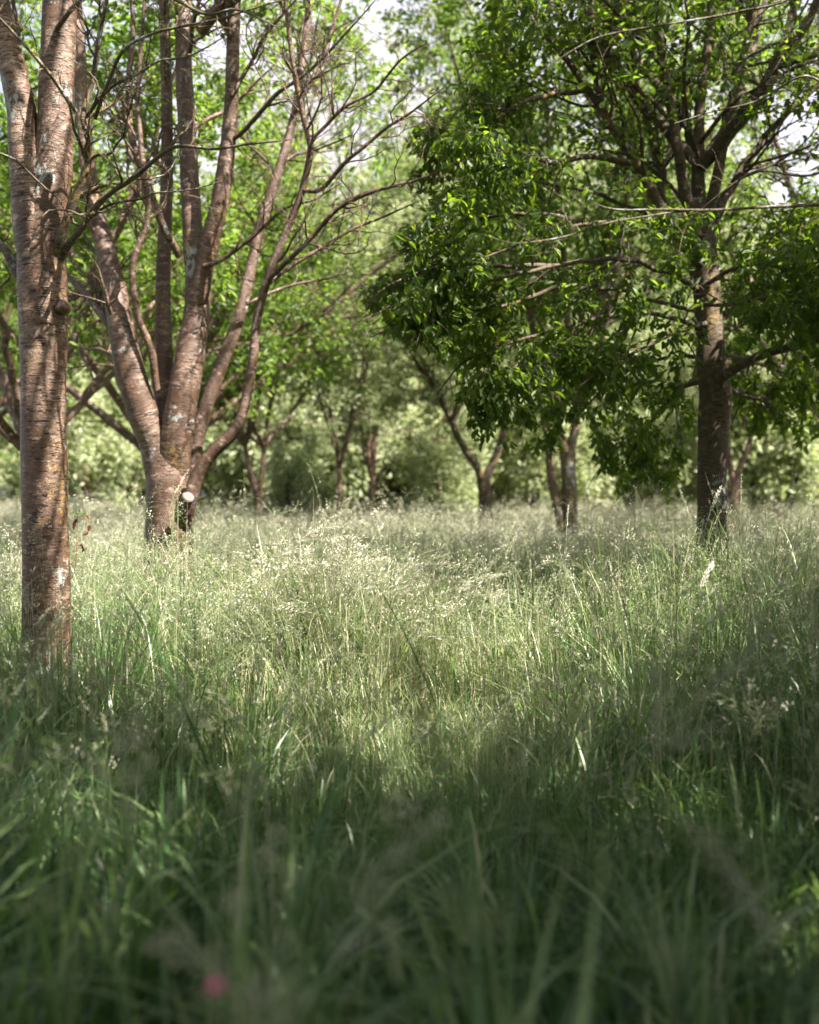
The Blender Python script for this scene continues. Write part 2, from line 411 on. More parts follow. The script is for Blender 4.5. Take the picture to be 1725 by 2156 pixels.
def ribbons(acc, root, hgt, lean, az, wid, tint, tint_tip, K=5, faceaz=None, curl=1.0):
    n = len(root)
    t = np.linspace(0, 1, K)[None, :]
    d = np.stack([np.cos(az), np.sin(az), np.zeros(n)], -1)
    out = lean[:, None] * t ** 2.1
    z = t * (1 - 0.33 * np.clip(lean, 0, 1.6)[:, None] * t ** 2 * curl)
    P = root[:, None, :] + hgt[:, None, None] * (d[:, None, :] * out[..., None] + np.array([0, 0, 1.0]) * z[..., None])
    fa = az + np.pi / 2 if faceaz is None else faceaz
    W = np.stack([np.cos(fa), np.sin(fa), np.zeros(n)], -1)
    ww = wid[:, None] * (1 - 0.15 * (1 - t)) * (1 - t ** 3.0) + 0.0002
    V = np.stack([P - W[:, None] * ww[..., None] / 2, P + W[:, None] * ww[..., None] / 2], 2)
    b = (np.arange(n) * K * 2)[:, None] + (np.arange(K - 1) * 2)[None]
    Q = np.stack([b, b + 1, b + 3, b + 2], -1).reshape(-1, 4)
    tt = np.clip(tint[:, None] * (1 - t ** 2) + tint_tip[:, None] * t ** 2, 0, 1)
    acc.add(V.reshape(-1, 3), Q, None, None, np.repeat(tt.reshape(-1), 2))
    return P

def spindles(acc, S, D, L, Wd, tint):
    """small closed seed husks"""
    n = len(S)
    ref = np.array([0.3, 0.5, 0.81]); A = unit(np.cross(D, ref)); B = np.cross(D, A)
    m = S + D * (L * 0.42)[:, None]
    w_ = (Wd / 2)[:, None]
    V = np.stack([S, m + A * w_, m + B * w_ * 0.7, m - A * w_, m - B * w_ * 0.7, S + D * L[:, None]], 1)
    b = (np.arange(n) * 6)[:, None]
    F = np.array([[0, 2, 1], [0, 3, 2], [0, 4, 3], [0, 1, 4], [5, 1, 2], [5, 2, 3], [5, 3, 4], [5, 4, 1]])
    T = (b[:, :, None] + F[None]).reshape(-1, 3)
    acc.add(V.reshape(-1, 3), None, T, None, np.repeat(tint, 6))

def seedheads(rs, stem, seed, P, kind, scale, nsp, branches=True, tint0=0.5):
    """P (N,K,3) stems; the head occupies the top part. kind 0 loose brome, 1 cocksfoot clusters, 2 narrow spike"""
    Nn, K, _ = P.shape
    if Nn == 0: return
    T = unit(np.gradient(P, axis=1))
    t0 = {0: 0.66, 1: 0.80, 2: 0.84}[kind]
    t = rs.uniform(t0, 1.0, (Nn, nsp))
    if kind == 1: t = t0 + (1 - t0) * np.round((t - t0) / (1 - t0) * 4) / 4
    f = t * (K - 1); i = np.minimum(f.astype(int), K - 2); u = (f - i)[..., None]; ii = np.arange(Nn)[:, None]
    S = P[ii, i] * (1 - u) + P[ii, i + 1] * u; Tt = T[ii, i]
    rnd = unit(rs.normal(size=S.shape))
    sc = (scale[:, None] * np.ones((1, nsp)))
    q = ((t - t0) / (1 - t0))
    tint = np.clip(tint0 + rs.normal(size=(Nn, 1)) * 0.2 + rs.normal(size=(Nn, nsp)) * 0.12, 0, 1)
    if kind == 0:
        off = unit(rnd * np.array([1, 1, 0.3]) + Tt * 0.8) * (sc * (0.015 + 0.075 * (1 - q) ** 0.8) * rs.uniform(0.5, 1.1, sc.shape))[..., None]
        E = S + off; E[..., 2] -= 0.012 * sc
        D = unit(off + Tt * 0.03 + np.array([0, 0, -0.03])); L = 0.019 * sc; Wd = 0.0042 * sc
    elif kind == 1:
        side = np.floor((1 - q) * 4.01)
        az = side * 2.4 + rs.uniform(0, 6.28, (Nn, 1))
        o = np.stack([np.cos(az), np.sin(az), np.full_like(az, 0.5)], -1)
        off = o * (sc * (0.006 + 0.040 * (1 - q)))[..., None] + rs.normal(size=S.shape) * (0.0075 * sc)[..., None]
        E = S + off; D = unit(o + Tt * 0.9 + rnd * 0.5); L = 0.0095 * sc; Wd = 0.0052 * sc
    else:
        off = rnd * (0.0035 * sc)[..., None]
        E = S + off; D = unit(Tt * 1.2 + rnd * 0.5); L = 0.011 * sc; Wd = 0.0036 * sc
    if branches and kind == 0:
        PP = np.stack([S, S + (E - S) * 0.5 + np.array([0, 0, 0.004]), E], 2).reshape(-1, 3, 3)
        tubes(stem, PP, np.full((len(PP), 3), 0.00055), 3, tint=np.full(len(PP), 0.75))
    spindles(seed, E.reshape(-1, 3), D.reshape(-1, 3), L.reshape(-1), Wd.reshape(-1), tint.reshape(-1))

def stems(rs, acc, root, hgt, lean, az, r, K=7, tint=None):
    n = len(root); t = np.linspace(0, 1, K)[None]
    d = np.stack([np.cos(az), np.sin(az), np.zeros(n)], -1)
    out = lean[:, None] * (0.25 * t + 0.75 * t ** 3.2)
    z = t - 0.36 * np.clip(lean, 0, 1.2)[:, None] * t ** 5
    P = root[:, None] + hgt[:, None, None] * (d[:, None] * out[..., None] + np.array([0, 0, 1.]) * z[..., None])
    R = r[:, None] * (1 - 0.6 * t)
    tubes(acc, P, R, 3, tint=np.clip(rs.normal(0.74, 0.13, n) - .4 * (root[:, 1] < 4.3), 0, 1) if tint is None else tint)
    return P

def scatter(rs, n, y0, y1, power=1.0, slack=1.0):
    """points in the wedge in front of the camera and a margin at its sides"""
    u = rs.uniform(size=n)
    y = (y0 ** (power + 1) + u * (y1 ** (power + 1) - y0 ** (power + 1))) ** (1 / (power + 1))
    x = rs.uniform(-1, 1, n) * (0.40 * y + slack)
    return x, y

TRUNKS = []   # x, y, r: keep blades out of the wood
def meadow():
    rs = np.random.RandomState(3)
    blades = Acc(); st = Acc(); sd_ = Acc()
    zones = [  # y0, y1, count, width, power
        (1.05, 4.0, 9500, 0.0155, 1.0), (4.0, 9.0, 34000, 0.0105, 1.0), (9.0, 16.0, 38000, 0.0115, 0.8),
        (16.0, 32.0, 46000, 0.012, 0.6), (32.0, 85.0, 30000, 0.024, 0.3)]
    for y0, y1, n, wd, pw in zones:
        x, y = scatter(rs, n, y0, y1, pw, 1.2)
        keep = np.ones(n, bool)
        for tx, ty, tr in TRUNKS: keep &= np.hypot(x - tx, y - ty) > tr
        x, y = x[keep], y[keep]; n = len(x)
        # clumping: pull toward tuft centres
        gx = np.round(x / 0.16) * 0.16; gy = np.round(y / 0.16) * 0.16
        jx = np.sin(gx * 91.7 + gy * 37.1) * 0.06; jy = np.cos(gx * 53.3 - gy * 71.9) * 0.06
        k = rs.uniform(0, 0.65, n) if y1 < 20 else np.zeros(n)
        x = x * (1 - k) + (gx + jx) * k; y = y * (1 - k) + (gy + jy) * k
        clv = np.sin(gx * 12.9 + gy * 78.2) * 0.5
        h = hfac(x, y) * (0.22 + 0.62 * rs.uniform(size=n) ** 1.3) * (1 + 0.55 * clv)
        lean = np.abs(rs.normal(0.42, 0.45, n)); flop = rs.uniform(size=n) < 0.2; lean[flop] = rs.uniform(0.9, 1.7, flop.sum())
        base_az = 2.2 * np.sin(gx * 3.1 + 1.0) + 1.7 * np.cos(gy * 2.3)
        az = base_az + rs.normal(0, 1.3, n)
        root = np.stack([x, y, gz(x, y) - 0.02], -1)
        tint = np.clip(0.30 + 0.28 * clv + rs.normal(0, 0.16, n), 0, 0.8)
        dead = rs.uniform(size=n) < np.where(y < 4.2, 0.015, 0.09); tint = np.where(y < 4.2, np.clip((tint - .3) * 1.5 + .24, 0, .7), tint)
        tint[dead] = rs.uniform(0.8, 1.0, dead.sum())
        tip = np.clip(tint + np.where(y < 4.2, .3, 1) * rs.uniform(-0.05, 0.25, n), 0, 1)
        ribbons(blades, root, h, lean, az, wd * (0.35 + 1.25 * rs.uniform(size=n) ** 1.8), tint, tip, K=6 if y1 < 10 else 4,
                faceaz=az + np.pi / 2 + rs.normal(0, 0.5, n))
    # short fine undergrowth that fills the gaps
    for y0, y1, n in ((1.2, 9.0, 42000), (9.0, 14.0, 26000)):
        x, y = scatter(rs, n, y0, y1, 1.0, 1.0)
        h = rs.uniform(0.08, 0.30, n); az = rs.uniform(0, 6.28, n)
        ribbons(blades, np.stack([x, y, gz(x, y) - 0.01], -1), h, np.abs(rs.normal(0.5, 0.4, n)), az, rs.uniform(0.002, 0.0045, n),
                np.clip(rs.normal(0.42, 0.15, n), 0, 0.85), np.clip(rs.normal(0.5, 0.2, n), 0, 1), K=4, faceaz=rs.uniform(0, 6.28, n))
    n = 16000  # fine pale undergrowth, tinted lighter to brighten the sun pool by colour
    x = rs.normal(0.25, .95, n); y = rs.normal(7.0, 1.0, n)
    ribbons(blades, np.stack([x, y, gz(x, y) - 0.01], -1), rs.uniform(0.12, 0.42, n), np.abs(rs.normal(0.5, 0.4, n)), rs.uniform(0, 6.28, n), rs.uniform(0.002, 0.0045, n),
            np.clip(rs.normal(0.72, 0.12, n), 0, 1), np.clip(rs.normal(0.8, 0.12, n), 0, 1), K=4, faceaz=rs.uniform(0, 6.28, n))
    n = 3000  # straw-pale blades whose colour adds brightness to the sun pool
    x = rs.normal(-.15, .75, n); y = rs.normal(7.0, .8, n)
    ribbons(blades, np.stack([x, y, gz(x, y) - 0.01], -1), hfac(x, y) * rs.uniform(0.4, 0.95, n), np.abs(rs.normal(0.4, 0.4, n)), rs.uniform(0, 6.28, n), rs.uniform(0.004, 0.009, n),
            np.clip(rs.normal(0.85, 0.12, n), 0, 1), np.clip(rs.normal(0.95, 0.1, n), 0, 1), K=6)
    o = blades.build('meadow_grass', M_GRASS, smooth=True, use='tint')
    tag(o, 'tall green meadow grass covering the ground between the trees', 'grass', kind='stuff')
    # flowering stalks
    for y0, y1, n, nsp, s0, r in ((1.0, 4.2, 260, 44, 1.3, 0.0014), (4.2, 9.5, 4400, 26, 1.25, 0.0018), (9.5, 17, 12000, 14, 1.7, 0.0018), (17, 34, 20000, 8, 3.0, 0.0022), (34, 95, 22000, 6, 6.0, 0.003)):
        for kind, fr in ((0, 0.30), (1, 0.45), (2, 0.25)):
            m = int(n * fr)
            x, y = scatter(rs, m, y0, y1, 0.8, 1.0)
            keep = np.ones(m, bool)
            for tx, ty, tr in TRUNKS: keep &= np.hypot(x - tx, y - ty) > tr
            keep &= rs.uniform(size=m) < np.clip(hfac(x, y) * 1.15 - 0.15, 0.0, 1)
            x, y = x[keep], y[keep]; m = len(x)
            h = (0.42 + 0.58 * hfac(x, y)) * rs.uniform(0.62, 1.08, m) * (1.0 if kind != 0 else 1.05) * np.where(rs.uniform(size=m) < .14, 1.28, 1.0)
            lean = np.abs(rs.normal(0.20 if kind else 0.42, 0.16, m)); az = rs.uniform(0, 6.28, m)
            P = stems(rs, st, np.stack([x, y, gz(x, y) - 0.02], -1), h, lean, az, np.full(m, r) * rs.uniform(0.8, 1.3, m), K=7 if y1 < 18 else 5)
            seedheads(rs, st, sd_, P, kind, s0 * rs.uniform(0.75, 1.3, m), nsp if kind != 2 else int(nsp * 1.2), branches=(y1 < 10), tint0=0.2 if y1 < 5 else 0.55 if y1 < 10 else 0.75)
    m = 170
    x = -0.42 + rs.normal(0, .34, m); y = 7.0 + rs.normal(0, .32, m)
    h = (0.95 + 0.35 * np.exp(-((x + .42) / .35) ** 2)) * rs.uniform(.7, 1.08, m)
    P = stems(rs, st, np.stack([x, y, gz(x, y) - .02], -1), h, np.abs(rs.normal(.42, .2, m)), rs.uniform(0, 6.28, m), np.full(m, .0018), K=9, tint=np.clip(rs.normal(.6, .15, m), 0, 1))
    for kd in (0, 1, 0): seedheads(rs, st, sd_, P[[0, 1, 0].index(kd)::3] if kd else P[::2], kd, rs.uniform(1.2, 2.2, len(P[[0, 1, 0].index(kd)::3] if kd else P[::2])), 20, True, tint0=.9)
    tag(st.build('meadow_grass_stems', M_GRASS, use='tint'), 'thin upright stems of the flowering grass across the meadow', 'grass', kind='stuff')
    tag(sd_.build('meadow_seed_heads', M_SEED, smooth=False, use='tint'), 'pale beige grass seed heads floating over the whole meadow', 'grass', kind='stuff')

def stalk(label, px, py, d, kind, hgt, lean, az, scale=1.2, nsp=60, tint=0.7, name='seeding_grass_stalk', group=None, r=0.0016):
    """one grass stalk that stands out; its head's tip is near pixel (px,py) at distance d"""
    rs = np.random.RandomState(int(px * 7 + py))
    tip = PX(px, py, d)
    # root from tip
    z = 1 - 0.36 * min(lean, 1.2)
    hgt = (tip[2] - gz(tip[0], tip[1])) / z
    root = np.array([tip[0] - math.cos(az) * lean * hgt, tip[1] - math.sin(az) * lean * hgt, 0.0]); root[2] = gz(root[0], root[1]) - 0.01
    e = empty(name, root, label, 'grass stalk', group)
    s, h = Acc(), Acc()
    P = stems(rs, s, root[None], np.array([hgt]), np.array([lean]), np.array([az]), np.array([r]), K=18, tint=np.array([tint]))
    seedheads(rs, h, h, P, kind, np.array([scale]), nsp, True, tint0=tint)
    # one clasping leaf
    ribbons(s, P[0, 6][None], np.array([0.22]), np.array([0.9]), np.array([az + 2.0]), np.array([0.006]), np.array([0.4]), np.array([0.5]), K=6)
    s.build('stem', M_GRASS, e, root, use='tint'); h.build('seed_head', M_SEED, e, root, smooth=False, use='tint')
    return e

# ------------------------------------------------------------------ trees
def limb_part(rs, tree, base, path, rad, d, mat, name='limb', step=0.06, sides=12, rough=0.07, seed=0, dds=None, world=False, twigs=None, twig_acc=None, K=None):
    """path in picture units at distance d (dds: extra depth per point) or in metres"""
    if world: P = np.array(path, float); R = np.array(rad, float)
    else:
        dd = np.zeros(len(path)) if dds is None else np.array(dds, float)
        P = np.array([PX(p[0], p[1], d + q) for p, q in zip(path, dd)])
        R = np.array(rad, float) * d / FPX
    if len(R) != len(P): R = np.interp(np.linspace(0, 1, len(P)), np.linspace(0, 1, len(R)), R)
    Ps, Rs = smooth_path(P, R, step)
    if Rs.max() < .065 and len(Rs) > 6:   # knuckles, kinks and collars
        q = np.random.RandomState(seed + 5); ln = np.concatenate([[0], np.cumsum(np.linalg.norm(np.diff(Ps, axis=0), axis=1))])
        off = np.zeros_like(Ps)
        for k in range(6):
            fz = q.uniform(4, 16); off += np.sin(fz * ln + q.uniform(0, 6.28))[:, None] * q.normal(size=3) * .16
        env = np.clip(ln / max(ln[-1] * .15, .05), 0, 1)[:, None]
        Ps = Ps + off * Rs[:, None] * env
        sw = np.ones(len(Rs))
        for k in range(int(ln[-1] / .45) + 1):
            c = q.uniform(.1, ln[-1]); sw += q.uniform(.0, .18) * np.exp(-((ln - c) / (Rs.mean() * q.uniform(.8, 1.6))) ** 2)
        Rs = Rs * np.minimum(sw, 1.4)
    a = Acc()
    tubes(a, Ps[None], Rs[None], sides, rough, seed, cap=True)
    return a, Ps, Rs

def resample(P, K):
    i = np.linspace(0, len(P) - 1, K); j = np.minimum(i.astype(int), len(P) - 2); u = (i - j)
    if P.ndim == 2: return P[j] * (1 - u[:, None]) + P[j + 1] * u[:, None]
    return P[j] * (1 - u) + P[j + 1] * u

def knots(rs, acc, Ps, Rs, n):
    pass

class Tree:
    def __init__(s, name, label, base, bark, leaf, seed, group='orchard trees', cat='tree', leafsize=0.09):
        s.rs = np.random.RandomState(seed); s.seed = seed
        s.base = np.array(base, float)
        s.e = empty(name, s.base, label, cat, group)
        s.bark = bark; s.leaf = leaf; s.crown = Acc(); s.ls = leafsize; s.nl = 0; s.prune = False
    def trunk(s, path, rad, d, sides=28, rough=0.05, step=0.03, dds=None, name='trunk', world=False, extra=None):
        s.nl += 1
        a, P, R = limb_part(s.rs, s.e, s.base, path, rad, d, s.bark, step=step, sides=sides, rough=rough, seed=s.seed + s.nl, dds=dds, world=world)
        if extra: extra(a, P, R)
        o = a.build(name, s.bark, s.e, s.base)
        return o, P, R
    def limb(s, path, rad, d, dds=None, world=False, lv=None, name='limb', sides=12, rough=0.06, step=0.05, keep=None, droop=0.5, tshift=0.0):
        """lv: dict(n1,l1,n2,l2,n3,l3,leaf) side branches and leaves"""
        s.nl += 1
        a, P, R = limb_part(s.rs, s.e, s.base, path, rad, d, s.bark, step=step, sides=sides, rough=rough, seed=s.seed + s.nl, dds=dds, world=world)
        if lv: s.twig(a, P, R, keep=keep, droop=droop, tshift=tshift, **lv)
        return a.build(name, s.bark, s.e, s.base), P, R
    def twig(s, a, P, R, n1=6, l1=1.2, n2=5, l2=0.6, n3=0, l3=0.3, leaf=0, up=0.25, ang=(35, 70), t0=0.2, wig=0.16, keep=None, droop=0.5, flat=0.0, tshift=0.0,
             up2=None, r1=0.5, bare=None, spread=0.02, r3=None, rmax=0.03):
        rs = s.rs; up2 = up * 0.5 if up2 is None else up2
        Pk = resample(P, 14)[None]; Rk = resample(R, 14)[None]
        A, Ra = children(rs, Pk, Rk, n1, l1, ang=ang, t0=t0, K=9, up=up, wig=wig, rr=r1, flat=flat, rmax=rmax, tipr=0.25)
        Aend = (Pk[:, -5:], Rk[:, -5:])
        if s.prune and keep is not None: q = lets_light(A, .40); A = A[q]; Ra = Ra[q]
        if len(A) == 0: return
        tubes(a, A, Ra, 5)
        last = A
        if n2:
            B, Rb = children(rs, A, Ra, n2, l2, ang=(30, 65), t0=0.12, K=6, up=up2, wig=wig * 1.2, rr=0.6, flat=flat, tipr=0.3)
            if s.prune and keep is not None: q = lets_light(B, .25); B = B[q]; Rb = Rb[q]
            if len(B) == 0: return
            tubes(a, B, Rb, 4 if not leaf else 3); last = B
            if n3:
                C, Rc = children(rs, B, Rb, n3, l3, ang=(30, 70), t0=0.1, K=4, up=up2, wig=wig * 1.2, rr=0.6, flat=flat, tipr=0.4, rmin=0.001)
                tubes(a, C, Rc, 3); last = C
        if leaf:
            leaves(rs, s.crown, last, leaf, s.ls, keep=keep, droop=droop, tshift=tshift, spread=spread)
            if n2: leaves(rs, s.crown, A, max(3, leaf), s.ls, t0=0.4, keep=keep, droop=droop, tshift=tshift, spread=spread)
    def done(s):
        if s.crown.n: s.crown.build('crown', s.leaf, s.e, s.base, smooth=False, use='tint')
        return s.e

def grow_path(rs, start, az, tilt, length, n=9, wig=0.08, up=0.06, curve=None):
    d = np.array([math.cos(az) * math.sin(tilt), math.sin(az) * math.sin(tilt), math.cos(tilt)])
    p = [np.array(start, float)]
    for k in range(n - 1):
        p.append(p[-1] + d * length / (n - 1))
        d = unit(d + rs.normal(size=3) * wig + np.array([0, 0, up]))
    return np.array(p)

G_NEAR = 'orchard trees standing in the tall grass'
# ---- the near cherry at the frame's edge
def near_cherry():
    d = 6.6
    base = PX(100, 1542, d); base[2] = 0
    T = Tree('cherry_tree', 'thick cherry trunk with banded satin bark and a round knot, closest of the trees', base, M_BARK1, M_LEAF, 101, G_NEAR)
    # one continuous trunk that becomes the right stem, with the left stem as a limb
    T.trunk([(102, 1575), (101, 1480), (100, 1400), (98, 1250), (95, 1100), (92, 950), (91, 820), (92, 700), (90, 620), (88, 560), (88, 500), (98, 430), (112, 340), (118, 250), (120, 150), (125, 40), (128, -60), (130, -300), (120, -600)],
            [66, 56, 52, 49, 47.5, 47, 46.5, 50, 51, 50, 50, 46, 40, 37, 36, 36, 35, 30, 22], d, sides=48, rough=0.035, step=0.02, dds=[0] * 16 + [0, -.1, -.2])
    T.trunk([(84, 560), (72, 480), (64, 400), (52, 320), (46, 240), (30, 160), (12, 80), (-5, 0), (-25, -120), (-60, -350)],
            [44, 44, 40, 34, 30, 28, 26, 24, 22, 16], d - 0.02, sides=32, rough=0.05, step=0.025, name='limb')
    # knot and branch scars
    k = Acc(); P0 = PX(128, 655, d); n = unit(np.array([0.45, -1.0, 0.1])); c = P0 + n * 0.06
    P = np.array([c + n * q for q in (0.02, 0.055, 0.070, 0.066, 0.050, 0.035)])
    tubes(k, P[None], np.array([[0.050, 0.036, 0.028, 0.018, 0.014, 0.004]]), 16, 0.12, 5)
    k.build('knot', M_BARK1, T.e, T.base)
    br = dict(n1=11, l1=0.55, n2=5, l2=0.24, n3=4, l3=.06, up=0.12, ang=(30, 80), wig=0.32, r1=0.55)
    def B(path, rad, dd=None, name='limb', **k):
        q = dict(br); q.update(k)
        a, P, R = limb_part(T.rs, T.e, T.base, path, rad, d, M_TWIG, step=0.04, sides=8, rough=0.1, seed=T.rs.randint(9999), dds=dd)
        T.twig(a, P, R, **q)
        a.build(name, M_TWIG, T.e, T.base)
    B([(112, 560), (128, 510), (150, 430), (182, 350), (190, 300), (178, 249), (188, 190), (207, 90), (228, -20), (240, -160)], [11, 10, 9, 8, 7, 6.5, 6, 5, 4, 2], [0, -.1, -.15, -.2, -.25, -.3, -.3, -.4, -.5, -.6], n1=12, l1=0.6)
    B([(120, 560), (145, 515), (207, 432), (270, 380), (332, 333), (384, 308), (467, 311), (540, 303), (612, 293)], [9, 8, 6.5, 5.5, 4.5, 3.5, 2.6, 2, 1], [0, -.1, -.3, -.4, -.5, -.6, -.7, -.8, -.9], n1=9, l1=0.5, n2=3)
    B([(180, 246), (212, 205), (250, 175), (290, 155), (332, 128), (380, 122), (415, 110), (480, 72)], [5, 4.2, 3.8, 3.2, 2.8, 2.4, 1.8, 1], [-.3, -.35, -.4, -.5, -.55, -.6, -.7, -.8], n1=8, l1=0.45, n2=3)
    B([(160, 235), (130, 190), (99, 150), (52, 95), (0, 40), (-50, 0)], [4.5, 4, 3.6, 3, 2.4, 1.5], [-.35, -.4, -.5, -.55, -.6, -.7], n1=6, l1=0.4, n2=3)
    B([(200, 250), (225, 180), (259, 104), (320, 72), (363, 60), (467, 38), (581, 4), (680, -20)], [4, 3.6, 3.4, 3, 2.8, 2.2, 1.5, 1], [-.3, -.4, -.5, -.6, -.6, -.7, -.8, -.9], n1=9, l1=0.5, n2=3)
    B([(-15, 318), (30, 335), (60, 362), (95, 395), (125, 420), (140, 455)], [2.6, 2.4, 2.2, 2, 1.6, 1], [-.5, -.5, -.45, -.4, -.4, -.35], n1=4, l1=0.3, n2=2)
    B([(60, 610), (34, 572), (15, 535), (-20, 500), (-80, 450)], [13, 11, 9, 8, 6], [0, .05, .1, .2, .3], n1=5, l1=0.5, n2=3)
    B([(150, 455), (165, 475), (230, 430), (300, 418), (320, 408), (400, 400), (470, 380)], [3, 3, 2.8, 2.5, 2.2, 1.5, 1], [-.2, -.2, -.3, -.4, -.4, -.5, -.5], n1=7, l1=0.35, n2=2)
    B([(120, 60), (160, 10), (230, -30), (330, -20), (430, 30), (500, 20), (590, 60)], [5, 4.5, 4, 3.5, 3, 2.2, 1], [-.1, -.3, -.5, -.7, -.8, -.9, -1.0], n1=9, l1=0.5, n2=3)
    # leafy crown above the frame
    T.prune = True
    def kp(S, rs): return sun_keep(S, rs) & ~in_frame(S, 0.01)
    for az, tl, L in ((-0.3, 0.75, 4.2), (-0.9, 0.8, 4.0), (0.1, 0.6, 3.8), (0.2, 0.9, 3.2), (1.5, 0.8, 3.0), (2.6, 0.9, 2.8), (3.6, 0.8, 2.8), (4.6, 0.85, 3.0), (5.5, 0.9, 3.2)):
        p = grow_path(T.rs, PX(122, -250 - 40 * (az % 2), d), az, tl, L, up=0.1)
        T.limb(p, [0.055, 0.04, 0.02, 0.012], d, world=True, lv=dict(n1=9, l1=1.1, n2=6, l2=0.5, leaf=16, up=0.15), keep=kp)
    T.done()
    TRUNKS.append((base[0], base[1], 0.17))
    # sucker shoot with withered leaves beside the trunk
    b = PX(155, 1215, d - 0.02)
    e = empty('sucker_shoot', b, 'thin red shoot with withered brown leaves beside the closest trunk', 'shoot')
    a = Acc(); f = Acc()
    def tb(pts, r):
        P, R = smooth_path([PX(x, y, d - 0.02) for x, y in pts], r, 0.01); tubes(a, P[None], R[None], 6, 0.05)
    tb([(146, 1224), (152, 1215), (157, 1203), (160, 1180), (162, 1140), (163, 1105), (164, 1082)], [.0035, .004, .0035, .003, .0025, .002, .001])
    tb([(147, 1182), (153, 1188), (158, 1200)], [.001, .0014, .0018]); tb([(162, 1148), (165, 1140), (174, 1136), (186, 1128)], [.002, .0016, .0014, .001])
    a.build('stem', shoot_mat(), e, b)
    rs = np.random.RandomState(4)
    for (x, y, dx, dy, L, t) in ((164, 1085, -.6, .15, .05, 0), (164, 1085, .9, .4, .06, 0), (165, 1080, .1, 1, .03, 0), (163, 1092, -.7, -.8, .05, 1), (160, 1100, -.3, -1, .05, 1),
                                 (178, 1086, .7, -.6, .05, .5), (190, 1104, -.2, -1, .05, 1), (188, 1118, -.9, -.5, .05, 1), (164, 1148, .8, .3, .035, 1), (172, 1146, .5, -.8, .045, 1), (174, 1150, -.1, -.9, .04, 1)):
        S = PX(x, y, d - 0.02)[None]; D = unit(np.array([[dx, rs.uniform(-.5, .2), dy]])); 
        W = unit(np.cross(D, rs.normal(size=(1, 3)))); h = L * .22; Nn = np.cross(W, D)
        pts = np.concatenate([S, S + D * L * .35 + W * h + Nn * h * .8, S + D * L * .7 + W * h * .7 + Nn * h, S + D * L, S + D * L * .7 - W * h * .7 + Nn * h, S + D * L * .35 - W * h + Nn * h * .8])
        f.add(pts, [[0, 1, 2, 3], [0, 3, 4, 5]], None, None, np.full(6, float(t)))
    f.build('leaves', M_WITHER, e, b, use='tint')

M_WITHER = leaf_mat("withered_leaf", [(0.09, 0.14, 0.03), (0.16, 0.07, 0.03), (0.09, 0.03, 0.015)], [(0.2, 0.3, 0.05), (0.25, 0.1, 0.03), (0.12, 0.04, 0.02)], 0.3)
def shoot_mat():
    m, n, b = newmat("red_shoot_bark"); t = noise(n, None, 60)
    tc = N(n, 'ShaderNodeTexCoord'); n.links.new(tc.outputs['Object'], t.inputs['Vector'])
    r = ramp(n, [(0.3, (0.16, 0.06, 0.035)), (0.7, (0.28, 0.11, 0.07))]); n.links.new(t.outputs[0], r.inputs[0]); n.links.new(r.outputs[0], b.inputs['Base Color'])
    return m

